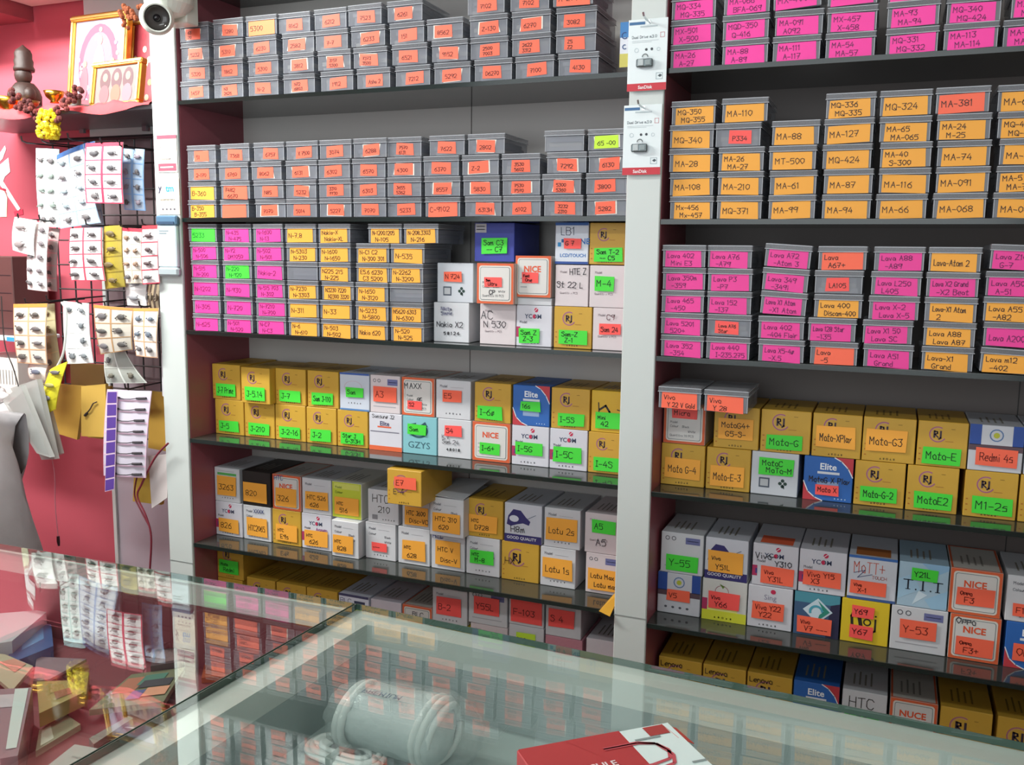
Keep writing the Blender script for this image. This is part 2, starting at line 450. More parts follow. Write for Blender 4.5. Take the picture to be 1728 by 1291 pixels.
def pxx(u, z, y):
    """x of the point of the plane Y=y at height z seen in column u"""
    lo, hi = -2.5, 1.5
    for _ in range(40):
        mid = (lo+hi)/2; d = Vector((mid, y, z))-CAM; k = 864+F_PX*d.dot(RT)/d.dot(_f)
        if k < u: lo = mid
        else: hi = mid
    return (lo+hi)/2

case_row('A', 0.0366, 'top left shelf', 'clear cases on the top left shelf', [
 ([304,304,304,303], ['o 1457','o 5320','o 5232','o 63|20']),
 ([361,361,360,360], ['o N3|2626','o 1862','o 5310','o 1280']),
 ([419,419,415,415], ['o N-2','o 5300','o 6230','t 5300']),
 ([478,477,476,470], ['o N72|6803','o 3812','o 2582','o 8162']),
 ([541,536,532,530], ['o 1912','o 3157|5300','o 7-7','o 6212']),
 ([602,596,592,587], ['o Asha 2','o 7373|3500','o 6233','o 7523']),
 ([667,661,657,653], ['o 7212','o 6521','o 151','o 6261']),
 ([732,728,720], ['o 5292','o 9152','o 8562']),
 ([800,793,792,788], ['o D6270','o 2500|7003','o Z-130','o 7102']),
 ([869,863,863,860], ['o 7100','o 2622|3312','o 6270','o 7102']),
 ([941,937,938,932], ['o 4130','o Z5|Z2','o 3082','O A-2700'])], XL0)
case_row('B', 0.0355, 'second left shelf', 'clear cases on the second left shelf', [
 ([318,318,317,316], ['y B-350|B-355','y B-360','o 2-170','o 51']),
 ([372,373,369,372], ['O','O 7482|6670','o 6760','o 7368']),
 ([431,428,424,428], ['o 7070','o N85','o 8062','o 6757']),
 ([483,482,482,483], ['o 5014','o 5232','o 6131','o X 7500']),
 ([539,538,537,539], ['o 5227','o 3310|7730','o 6302','o 3074']),
 ([596,595,594,596], ['o 7070','o 6303','o 6570','o 6288']),
 ([654,653,653,653], ['o 5233','o 3655|5362','o 4300','o 7570|6131']),
 ([717,716,714,724], ['O C-9102','o 8557','o 6370','o 7622']),
 ([784,781,779,789], ['o 6313H','o 5830','o Z-2','o 2802']),
 ([848,847,846], ['o 6102','o 7530|7570','o 3530|5602']),
 ([917,914,922,918], ['o 3232|2310','o 5300|5360','o 7292','n']),
 ([989,988,992,991], ['o 5282','o 3800','o 6130','G 65 -00'])], XL0)
case_row('C', 0.0357, 'third left shelf', 'clear cases on the third left shelf', [
 ([326,325,324,323,321,318], ['p N-625','p N-305','p N-1202','p N-515|N-200','p N-500|N-506','g 5233']),
 ([378,378,377,376,375,375], ['p N-501|N-520','p N-720','p N-930','g N-220|N-920','p N-72|DM1050','p N-435|N-475']),
 ([433,432,431,429,428,427], ['p N-C7|N-C3','p N-7210|N-700','p N-515 703|N-302','p Nokia-2','p N-502|N-501','p N-1600|N-13']),
 ([487,486,485,484,483,481], ['y N-6|N-610','y N-311','y N-7230|N-3303','n','y N-5303|N-230','y N-7.8']),
 ([542,540,543,538,538,537], ['y N-503|N-502','y N-33','y N3230 7220|N2300 3320','y N225 215|N-225','y N-1600|N-1650','y Nokia-X|Nokia-XL']),
 ([599,600,600,601,601,621], ['y Nokia 620','y N-5233|N-5800','y N-1650|N-3120','y E5.6 6230|C3 5200','y N-C1 C2|N-300 301','y N-1200.1205|N-105']),
 ([659,658,657,657,659,681], ['y N-520|N-525','y N5620 6303|N-6300','n','y N-2262|N-3200','y N-535','y N-208.3303|N-216'])], XL0)
case_row('P', 0.0368, 'top right shelf', 'clear cases on the top right shelf', [
 ([1130,1131,1131], ['P MA-26|A-27','P MX-501|X-500','P MQ-334|MQ-335']),
 ([1217,1218,1220], ['P MA-88|A-89','P MQD-350|Q-416','P MA-066|BFA-069']),
 ([1302,1306,1304], ['P MA-111|A-117','P MA-091|A092','/-04P MX-400']),
 ([1391,1394,1395], ['P MA-54|MA-57','P MX-457|X-458','P MA-108']),
 ([1493,1495,1497], ['P MQ-331|MQ-332','P MA-93|MA-94','P MA-95']),
 ([1590,1595,1596], ['P MA-113|MA-114','P MQ-340|MQ-424','P MA-12']),
 ([1690,1704,1704], ['P MA-11|MA-12','P MX-1|MQ-2','P MA-13'])], XR0)
case_row('Q', 0.0369, 'second right shelf', 'clear cases on the second right shelf', [
 ([1129,1129,1128,1129,1132], ['y Mx-456|Mx-457','y MA-108','y MA-28','y MQ-340','y MQ-350|MQ-355']),
 ([1208,1210,1211,1206,1217], ['y MQ-371','y MA-210','y MA-26|MA-27','r P334','y MA-110']),
 ([1295,1297,1296,1301], ['y MA-99','y MA-61','y MT-500','y MA-88']),
 ([1385,1388,1386,1389,1392], ['y MA-94','y MA-87','y MQ-424','y MA-127','y MQ-336|MQ-335']),
 ([1476,1481,1483,1482,1483], ['y MA-66','y MA-116','y MA-40|S-300','y MA-65|MA-065','y MQ-324']),
 ([1572,1577,1579,1579,1577], ['y MA-068','y MA-091','y MA-74','y MA-24|M-25','O MA-381']),
 ([1673,1679,1684,1681,1681], ['y MA-06','y MA-5|MA-7','y MA-12','y MQ-4|MQ-4','y MA-6'])], XR0)
case_row('R', 0.0363, 'third right shelf', 'clear cases on the third right shelf', [
 ([1114,1114,1115,1117,1117], ['p Lava 352|-354','p Lava 5201|520+','p Lava 465|-450','p Lava 350m|-359','p Lava 402|Mini E3']),
 ([1190,1192,1192,1193,1193], ['p Lava 440|I-235.275','r Lava A76|Star','p Lava 152|-137','p Lava P3|-P7','p Lava A76|-A79']),
 ([1278,1278,1281,1284,1288], ['p Lava X5-4g|-X.5','p Lava 402|-404 Flair','/005p Lava X1 Atom|-X1 Atom','/005p Lava 349|-349i','/006p Lava A72|-Atom 3']),
 ([1365,1362,1372,1373,1379], ['O Lava|-5','p Lava 128 Star|-135','y Lava 400|Discom-400','r LA105','O Lava|A67+']),
 ([1455,1454,1464,1468,1473], ['p Lava A51|Grand','p Lava X1 50|Lava SC','p Lava X-2|Lava X-5','p Lava L250|L405','p Lava A88|-A89']),
 ([1553,1556,1558,1561,1565], ['y Lava-X1|Grand','y Lava A88|Lava A87','y Lava-X1 Atom|2','p Lava X2 Grand|-X2 Beat','y Lava-Atom 2']),
 ([1651,1657,1657,1661,1668], ['/004y Lava m12|-402','p Lava A200','y Lava A55|-A82','p Lava A50|A-51','/003p Lava Z10|G-7'])], XR0)
# ---------------------------------------------------------------- cardboard boxes
CARD = {}
def card(hexcol, rough=0.5):
    k = 'card_'+hexcol
    return mat(k, hexcol, rough, noise=0.05, scale=30)
YEL, WHT, BLK2 = 'CBA038', 'D0D2D6', '2B2522'
PK = 'D6CCCE'
def L(k): return -0.0003*k
def icons(mb, w, h, x0, x1, z, col='55555A'):
    n = 5
    for i in range(n):
        cx = w*(x0+(x1-x0)*i/(n-1)); s = w*0.020
        if i % 3 == 0: mb.poly([(cx-s, h*z-s), (cx+s, h*z-s), (cx, h*z+s)], L(1), col)
        elif i % 3 == 1: mb.rect(cx-s*.7, h*z-s, cx+s*.7, h*z+s, L(1), col)
        else: mb.ring(cx, h*z, s*0.9, s*0.6, L(1), col, n=8)
def smallline(mb, w, h, x0, x1, z, col='8A8A90', t=0.010):
    mb.rect(w*x0, h*(z-t), w*x1, h*(z+t), L(1), col)
def words(mb, w, h, x0, z, text, hh, col='5A5A62'):
    write(mb, text, w*x0, h*z, h*hh, L(1), ink(col), wd=h*hh*0.16, jit=0.05)
def model_lines(mb, w, h, col='70707A', two=True):
    words(mb, w, h, 0.12, 0.80, 'Model', 0.060, col); smallline(mb, w, h, 0.42, 0.80, 0.81, 'A0A0A6', 0.004)
    if two:
        words(mb, w, h, 0.12, 0.66, 'Colour', 0.055, col); words(mb, w, h, 0.64, 0.60, 'Black', 0.055, col); words(mb, w, h, 0.64, 0.47, 'White', 0.055, col)
def frame(mb, w, h, col='D96238'):
    b = 0.0
    mb.rect(0.0006, 0.0006, w-0.0006, h-0.0006, L(1), col)
    zt = h-0.0004; d = 0.1235; e = w*0.055
    for a, b, c, g in ((0.001, w-0.001, 0.001, e), (0.001, w-0.001, d-e, d), (0.001, e, e, d-e), (w-e, w-0.001, e, d-e)): mb.add([(a, c, zt), (b, c, zt), (b, g, zt), (a, g, zt)], [(0,1,2,3)], col)
    for c, g in ((0.001, e), (d-e, d)): mb.add([(w+.0002, c, 0.001), (w+.0002, g, 0.001), (w+.0002, g, h-0.001), (w+.0002, c, h-0.001)], [(0,1,2,3)], col)
    def rr(m, r, y, c):
        pts = []
        for cx, cz, a0 in ((w-m-r, h-m-r, 0), (m+r, h-m-r, 90), (m+r, m+r, 180), (w-m-r, m+r, 270)):
            for i in range(5):
                a = math.radians(a0+i*22.5); pts.append((cx+r*math.cos(a), cz+r*math.sin(a)))
        mb.poly(pts, y, c)
    rr(w*0.065, w*0.07, L(2), 'DCD6CC'); rr(w*0.10, w*0.05, L(3), '6E8088'); rr(w*0.112, w*0.045, L(4), 'D6D4D0')
def d_RJ(mb, w, h, big=False):
    r = w*(0.22 if big else 0.165); cx, cz = w*(0.42 if big else 0.40), h*(0.60 if big else 0.71)
    mb.ring(cx, cz, r, w*0.022, L(1), 'A25A86', 60, 330); mb.ring(cx, cz, r*0.86, w*0.012, L(1), 'C9A070', 60, 330)
    e = ink('3A2A3A'); s = r*0.62; x = cx-r*0.42; z = cz-s*0.62; wd = r*0.17
    mb.stroke([(x, z), (x, z+s*1.3)], wd*1.4, L(1), e)
    mb.stroke([(x, z+s*1.3), (x+s*0.55, z+s*1.2), (x+s*0.6, z+s*0.85), (x+s*0.1, z+s*0.62), (x+s*0.75, z)], wd, L(1), e)
    mb.stroke([(x+s*1.25, z+s*1.3), (x+s*1.25, z-s*0.1), (x+s*0.95, z-s*0.35)], wd*1.3, L(1), e)
    smallline(mb, w, h, 0.56, 0.72, (cz-r)/h+0.02, 'A5702C', 0.006); smallline(mb, w, h, 0.66, 0.74, (cz+r*0.8)/h, '8A6A1E', 0.006)
    icons(mb, w, h, 0.36, 0.62, 0.07, '6A5416')
    for i in range(3): smallline(mb, w, h, 0.04, 0.08, 0.38-0.12*i, 'B0681E', 0.012)
def d_W(mb, w, h): model_lines(mb, w, h); icons(mb, w, h, 0.30, 0.70, 0.12)
def d_W1(mb, w, h): model_lines(mb, w, h, two=False); icons(mb, w, h, 0.30, 0.70, 0.14)
def d_PL(mb, w, h): words(mb, w, h, 0.15, 0.80, 'Model', 0.05, '9A8A90'); words(mb, w, h, 0.15, 0.30, 'Quantity : PCS', 0.045, '9A8A90')
def d_CE(mb, w, h, bar='6A6FA0'):
    mb.ring(w*0.15, h*0.85, w*0.045, w*0.016, L(1), '55565E', n=12); mb.ring(w*0.30, h*0.85, w*0.045, w*0.016, L(1), '55565E', n=12)
    mb.rect(w*0.58, h*0.74, w*0.92, h*0.90, L(1), bar); smallline(mb, w, h, 0.1, 0.86, 0.17, 'A5A5AC', 0.010); smallline(mb, w, h, 0.62, 0.88, 0.82, WHT, 0.006)
def d_SWB(mb, w, h):
    mb.rect(0, h*0.95, w, h, L(1), '3C5FA8'); mb.rect(0, 0, w, h*0.045, L(1), '5A86B8'); icons(mb, w, h, 0.30, 0.70, 0.20)
    mb.ring(w*0.46, h*0.62, w*0.30, w*0.012, L(1), 'C8A0A8', n=16, sz=0.62)
def d_YC(mb, w, h):
    mb.ell(w*0.56, h*0.885, w*0.055, h*0.055, L(1), 'C62A52', 10); mb.stroke([(w*0.50, h*0.84), (w*0.60, h*0.93)], w*0.014, L(2), 'E6E6E8')
    printed(mb, 'YCOM', w*0.47, h*0.73, h*0.11, L(1), '3F4A66', 0.02); mb.ell(w*0.505, h*0.73, w*0.040, h*0.052, L(2), 'C62A52', 12)
    words(mb, w, h, 0.10, 0.56, 'Model', 0.055); mb.rect(0, h*0.22, w*0.11, h*0.47, L(1), 'B0305E'); mb.rect(w*0.07, h*0.28, w*0.11, h*0.40, L(2), '4A3A80')
    icons(mb, w, h, 0.26, 0.62, 0.085)
def d_NICE(mb, w, h, word='NICE', wc='E0562E'):
    frame(mb, w, h); printed(mb, word, w*0.49, h*0.68, h*0.15, L(5), wc, 0.03, maxw=w*0.62)
    for i in range(3): mb.rect(w*0.16, h*(0.44-0.1*i), w*0.34, h*(0.46-0.1*i), L(5), '9A9AA0')
def d_FR(mb, w, h):
    frame(mb, w, h)
    write(mb, 'Model', w*0.17, h*0.50, h*0.05, L(5), ink('5A5A60'), jit=0.05); write(mb, 'Colour   Black', w*0.17, h*0.40, h*0.05, L(5), ink('5A5A60'), jit=0.05)
    write(mb, 'White', w*0.60, h*0.29, h*0.05, L(5), ink('5A5A60'), jit=0.05); write(mb, 'Quantity: 10 PCS', w*0.17, h*0.18, h*0.05, L(5), ink('5A5A60'), maxw=w*0.6, jit=0.05)
def d_ELB(mb, w, h):
    def arc(cx, cz, r, a0, a1, n=10): return [(cx+r*math.cos(math.radians(a0+(a1-a0)*i/n)), cz+r*math.sin(math.radians(a0+(a1-a0)*i/n))) for i in range(n+1)]
    mb.poly([(w, h*0.60), (w, h), (w*0.62, h)]+[(w*0.76, h*0.93), (w*0.90, h*0.78)], L(1), 'C03A44')
    mb.stroke([(w*0.62, h*0.995), (w*0.76, h*0.92), (w*0.90, h*0.77), (w*0.995, h*0.58)], w*0.022, L(2), 'E4E6EA')
    mb.poly([(0, 0), (w*0.40, 0), (w*0.24, h*0.06), (w*0.10, h*0.18), (0, h*0.40)], L(1), 'C03A44')
    mb.stroke([(w*0.005, h*0.42), (w*0.10, h*0.19), (w*0.24, h*0.07), (w*0.40, h*0.005)], w*0.022, L(2), 'E4E6EA')
    printed(mb, 'Elite', w*0.50, h*0.78, h*0.15, L(1), 'EDF2F6', 0.02, maxw=w*0.5)
    mb.rect(w*0.28, h*0.61, w*0.73, h*0.665, L(1), 'D8DEE6'); mb.rect(w*0.28, h*0.24, w*0.72, h*0.44, L(1), '8FA8CC')
    for i in range(4): mb.ell(w*(0.66+0.07*i), h*0.07, w*0.014, w*0.014, L(1), 'B8D2EA', 8)
def d_ELW(mb, w, h):
    printed(mb, 'Elite', w*0.48, h*0.72, h*0.12, L(1), '3A3560', 0.02); mb.rect(w*0.26, h*0.61, w*0.68, h*0.65, L(1), 'E0603C')
    smallline(mb, w, h, 0.04, 0.92, 0.50, '7A7A88', 0.014); mb.rect(0, 0, w, h*0.12, L(1), 'E2683E')
    write(mb, 'Samsung J2', w*0.10, h*0.86, h*0.09, L(1), BLK2, maxw=w*0.8)
def d_GZ(mb, w, h):
    printed(mb, 'GZYS', w*0.48, h*0.24, h*0.17, L(1), '3C6470', 0.0, sx=1.1); mb.ring(w*0.46, h*0.62, w*0.25, w*0.07, L(1), '2F5F6A', 200, 420, sz=0.7)
    mb.poly([(w*0.22, h*0.78), (w*0.40, h*0.82), (w*0.36, h*0.70)], L(1), '2A5060'); mb.poly([(w*0.42, h*0.70), (w*0.74, h*0.74), (w*0.66, h*0.86)], L(1), '2A5060')
def d_CL(mb, w, h):
    mb.rect(w*0.17, h*0.17, w*0.40, h*0.40, L(1), '4E5866'); mb.rect(w*0.20, h*0.205, w*0.37, h*0.365, L(2), 'B4B8BC')
    for dx, dz in ((0, 1), (1, 0), (0, -1), (-1, 0)):
        mb.ell(w*(0.68+0.055*dx), h*(0.29+0.065*dz), w*0.040, h*0.040, L(1), '26403A', 10)
    mb.stroke([(w*0.68, h*0.26), (w*0.71, h*0.18)], w*0.02, L(1), '26403A')
    printed(mb, 'SHINE', w*0.46, h*0.70, h*0.10, L(1), '6A6470', 0.0, maxw=w*0.66)
def d_DB(mb, w, h): mb.rect(w*0.02, h*0.74, w*0.30, h*0.97, L(1), 'B4B2B8'); smallline(mb, w, h, 0.05, 0.26, 0.90, '8488A0', 0.01); smallline(mb, w, h, 0.05, 0.26, 0.82, '8488A0', 0.01)
def d_LB(mb, w, h):
    mb.rect(0, h*0.93, w, h, L(1), '2E5FA8'); mb.rect(0, 0, w, h*0.06, L(1), '2E4F98'); write(mb, 'LB1', w*0.18, h*0.70, h*0.18, L(1), ink('44455C'), wd=0.0011)
    printed(mb, 'LCD/TOUCH', w*0.54, h*0.21, h*0.085, L(1), '2A6CB4', 0.02, maxw=w*0.78); mb.rect(w*0.08, h*0.42, w*0.18, h*0.52, L(1), '2A8CC8'); mb.rect(w*0.19, h*0.52, w*0.26, h*0.60, L(1), '1E5C98')
    printed(mb, 'NE', w*0.90, h*0.55, h*0.14, L(1), '2A6CB4', 0.02)
def d_HAT(mb, w, h, base='35306E'):
    mb.rect(0, 0, w, h*0.20, L(1), base); printed(mb, 'GOOD QUALITY', w*0.47, h*0.105, h*0.09, L(2), 'E8E8EE', 0.01, maxw=w*0.8)
    pts = [(0.06, 0.44), (0.10, 0.66), (0.24, 0.84), (0.44, 0.82), (0.58, 0.66), (0.70, 0.56), (0.66, 0.46), (0.50, 0.50), (0.34, 0.46), (0.18, 0.40)]
    mb.poly([(w*a, h*b) for a, b in pts], L(1), base); mb.ell(w*0.26, h*0.60, w*0.13, h*0.085, L(2), 'D8DCE8', 12)
    mb.stroke([(w*0.62, h*0.62), (w*0.84, h*0.74)], w*0.012, L(2), '4A5878')
def d_BW(mb, w, h):
    mb.rect(0, h*0.56, w*0.22, h, L(1), '2C4E9C'); mb.rect(w*0.80, h*0.56, w, h, L(1), '2C4E9C'); mb.rect(0, h*0.44, w, h*0.57, L(1), '5A4650')
    mb.ring(w*0.50, h*0.78, w*0.12, w*0.025, L(1), '5A7AA8', n=14); mb.ell(w*0.50, h*0.78, w*0.06, w*0.06, L(2), 'B8BC3A', 10)
    for i in range(4): mb.ell(w*(0.20+0.17*i), h*0.16, w*0.035, w*0.03, L(1), '585A64', 8)
def d_LIME(mb, w, h):
    mb.rect(0.001, 0.001, w-0.001, h-0.001, L(1), 'C6D23C'); mb.rect(w*0.06, h*0.80, w*0.94, h*0.96, L(2), 'D6DC6A')
    write(mb, 'Model', w*0.12, h*0.82, h*0.06, L(3), '5A7A2A', jit=.05); write(mb, 'Colour', w*0.12, h*0.68, h*0.06, L(3), '5A7A2A', jit=.05)
def d_BLK(mb, w, h): mb.rect(w*0.02, h*0.02, w*0.98, h*0.98, L(1), '26211F')
def d_HJ(mb, w, h):
    e = '2A2420'
    mb.stroke([(w*0.22, h*0.70), (w*0.24, h*0.46), (w*0.18, h*0.30)], w*0.035, L(1), e); mb.stroke([(w*0.26, h*0.54), (w*0.44, h*0.64), (w*0.56, h*0.50), (w*0.60, h*0.42)], w*0.06, L(1), e)
    mb.stroke([(w*0.80, h*0.56), (w*0.90, h*0.54)], w*0.03, L(1), e)
def d_TIT(mb, w, h):
    for pts, c in (([(0, .15), (.45, .4), (.3, .75), (0, .6)], 'A6CBE2'), ([(.55, .2), (1, .45), (1, .05), (.7, 0)], '9AC3DE'), ([(.45, 1), (.75, .75), (1, .9), (1, 1)], '8FB9DA'), ([(.3, .05), (.6, .3), (.42, .38)], 'CFE2EC')):
        mb.poly([(w*a, h*b) for a, b in pts], L(1), c)
    for cx in (0.20, 0.50, 0.80):
        mb.stroke([(w*cx, h*0.40), (w*cx, h*0.60)], w*0.035, L(2), '232A38'); mb.rect(w*(cx-0.05), h*0.385, w*(cx+0.05), h*0.40, L(2), '232A38')
        if cx != 0.50: mb.rect(w*(cx-0.10), h*0.59, w*(cx+0.10), h*0.612, L(2), '232A38')
    for cx in (0.36, 0.66): mb.ell(w*cx, h*0.40, w*0.018, w*0.018, L(2), '232A38', 8)
def d_SING(mb, w, h):
    mb.ell(w*0.56, h*0.88, w*0.06, h*0.055, L(1), 'C62A52', 10); printed(mb, 'Sing', w*0.50, h*0.72, h*0.16, L(1), '8E8AA0', 0.0); words(mb, w, h, 0.10, 0.57, 'Model', 0.05); icons(mb, w, h, 0.28, 0.64, 0.08)
def d_TEAL(mb, w, h):
    mb.rect(0, h*0.76, w, h, L(1), '4E93A4'); mb.rect(0, 0, w, h*0.76, L(1), '3E5B7E'); mb.poly([(w*0.72, 0), (w, 0), (w, h*0.82), (w*0.80, h*0.76)], L(2), '2C2B48')
    c = (w*0.52, h*0.60); r = w*0.30
    mb.poly([(c[0]-r*1.1, c[1]), (c[0], c[1]-r), (c[0]+r*1.1, c[1]), (c[0], c[1]+r)], L(3), 'C9DCE6'); mb.poly([(c[0], c[1]+r*.82), (c[0]+r*.9, c[1]), (c[0], c[1]-r*.82), (c[0]+r*.15, c[1]-r*.3), (c[0]+r*.45, c[1])], L(4), '2E8A78')
    mb.ring(c[0]-r*.1, c[1]-r*.1, r*.45, r*.18, L(4), '4AA0B4', 0, 200)
def d_ROJ(mb, w, h):
    e = '2A2420'; mb.stroke([(w*0.30, h*0.82), (w*0.22, h*0.60), (w*0.24, h*0.36)], w*0.06, L(1), e); mb.stroke([(w*0.38, h*0.60), (w*0.42, h*0.40)], w*0.08, L(1), e)
    mb.ring(w*0.55, h*0.50, w*0.07, w*0.03, L(1), e); mb.stroke([(w*0.72, h*0.58), (w*0.72, h*0.32), (w*0.64, h*0.27)], w*0.04, L(1), e); mb.ell(w*0.72, h*0.66, w*0.022, w*0.022, L(1), e, 8)
def d_YY(mb, w, h):
    mb.rect(0, 0, w, h*0.24, L(1), 'D8DC3A'); mb.rect(0, h*0.24, w*0.12, h*0.52, L(1), 'B0305E'); mb.rect(w*0.12, h*0.24, w*0.80, h*0.34, L(1), 'E8EC8C')
    mb.poly([(w*.38, h*.90), (w*.50, h*.84), (w*.46, h*.78)], L(1), '6A8A3A'); mb.ring(w*0.44, h*0.70, w*0.15, w*0.012, L(1), '9A4A5A', 0, 180); icons(mb, w, h, 0.30, 0.66, 0.08)
def d_BHAJ(mb, w, h): printed(mb, 'Bhajwad', w*0.46, h*0.42, h*0.22, L(1), 'A8305A', 0.015, maxw=w*0.74, rot=-0.05)
def d_BLC(mb, w, h): write(mb, 'BLC', w*0.06, h*0.72, h*0.15, L(1), ink('3E3A78'), wd=0.001); mb.rect(w*0.52, h*0.76, w*0.88, h*0.84, L(1), '35405E'); mb.rect(0, h*0.93, w, h, L(1), '4A4A6E'); mb.rect(w*0.30, h*0.42, w*0.84, h*0.66, L(1), '3A427A')
def d_HTC(mb, w, h): write(mb, 'HTC', w*0.16, h*0.62, h*0.22, L(1), BLK2, wd=0.0014, maxw=w*0.6); write(mb, '210', w*0.34, h*0.32, h*0.18, L(1), BLK2, wd=0.0013); mb.rect(w*0.14, h*0.10, w*0.32, h*0.24, L(1), '8A8A90'); icons(mb, w, h, 0.50, 0.86, 0.12)
def d_MOT(mb, w, h):
    mb.rect(0, h*0.94, w, h, L(1), '3A6AB0'); mb.rect(0, 0, w, h*0.06, L(1), '3E5C94'); write(mb, 'MoTT+', w*0.12, h*0.62, h*0.24, L(1), ink('D06A5A'), wd=0.0013, maxw=w*0.66)
    mb.stroke([(w*.12, h*.6), (w*.35, h*.68), (w*.2, h*.5), (w*.5, h*.6)], w*.014, L(2), '4A5480'); words(mb, w, h, 0.50, 0.50, 'TOUCH', 0.07, 'C87A70')
def d_N(mb, w, h): pass
def d_EMB(mb, w, h): mb.ring(w*0.46, h*0.58, w*0.11, w*0.03, L(1), '8A7A78', n=12); mb.ring(w*0.46, h*0.58, w*0.05, w*0.03, L(1), 'B08A84', n=10)
def d_GSTRIP(mb, w, h): mb.rect(w*0.12, h*0.78, w*0.88, h*0.85, L(1), '5AAE5A'); icons(mb, w, h, 0.30, 0.72, 0.12); smallline(mb, w, h, 0.14, 0.80, 0.90, 'A6A6AA', 0.006)
DES = {  # design: (card colour, draw, words for the label)
 'RJ': (YEL, d_RJ, 'yellow box with round emblem'), 'RJB': (YEL, lambda m, w, h: d_RJ(m, w, h, True), 'yellow box with large dark round emblem'),
 'W': (WHT, d_W, 'plain white box'), 'W1': (WHT, d_W1, 'plain white box'), 'PL': (PK, d_PL, 'pinkish white box'), 'CE': (WHT, d_CE, 'white box with a blue-grey bar'),
 'CEP': (PK, d_CE, 'pale pink box with a blue-grey bar'), 'SWB': ('C8D0DC', d_SWB, 'white box with blue edges'), 'YC': ('D2D2DA', d_YC, 'white box with red leaf logo'),
 'NI': ('C8C4BC', d_NICE, 'white box framed in orange'), 'FR': ('C8C4BC', d_FR, 'white box framed in orange'), 'ELB': ('2C66B4', d_ELB, 'blue box with red corners'),
 'ELW': ('D4D4DC', d_ELW, 'white box with an orange foot band'), 'GZ': ('86C2CA', d_GZ, 'turquoise box with dark letters'), 'CL': ('C8CDD4', d_CL, 'white box with a clover mark'),
 'DB': ('34409A', d_DB, 'dark blue box'), 'LB': ('D2D8E2', d_LB, 'white box with blue bands'), 'HAT': ('D0D3DC', d_HAT, 'white box with a purple cap logo'),
 'BW': ('CACDD4', d_BW, 'blue and white box'), 'LI': ('DEDFD4', d_LIME, 'lime-fronted box'), 'BK': ('2B2522', d_BLK, 'black box'), 'HJ': ('D8B02C', d_HJ, 'yellow box with dark brush mark'),
 'TIT': ('A9C6D8', d_TIT, 'pale blue box with dark letters'), 'SI': ('D0D1D8', d_SING, 'white box with grey lettering'), 'TE': ('3E5B7E', d_TEAL, 'teal box with a diamond logo'),
 'RO': ('E0C22A', d_ROJ, 'yellow box with black brush letters'), 'YY': ('D2D3CE', d_YY, 'white box with a yellow foot'), 'BH': ('D2CCD6', d_BHAJ, 'white box with a magenta script name'),
 'BL': ('E0E4F2', d_BLC, 'white box with blue bands'), 'HT': (WHT, d_HTC, 'white box with black handwriting'), 'MO': ('CED3DC', d_MOT, 'blue-edged white box with red scrawl'),
 'N': (WHT, d_N, 'white box'), 'Y': ('C9B02A', d_N, 'plain yellow box'), 'PD': ('C98A98', d_N, 'dusty pink box'), 'EM': ('D9D5DA', d_EMB, 'white box with a grey emblem'),
 'GS': (WHT, d_GSTRIP, 'white box with a green strip'), 'NU': ('C8C4BC', lambda m, w, h: d_NICE(m, w, h, 'NUCE'), 'white box framed in orange')}
SC = {'y': 'amber', 'g': 'green', 'o': 'orange', 'G': 'lime', 'r': 'red'}
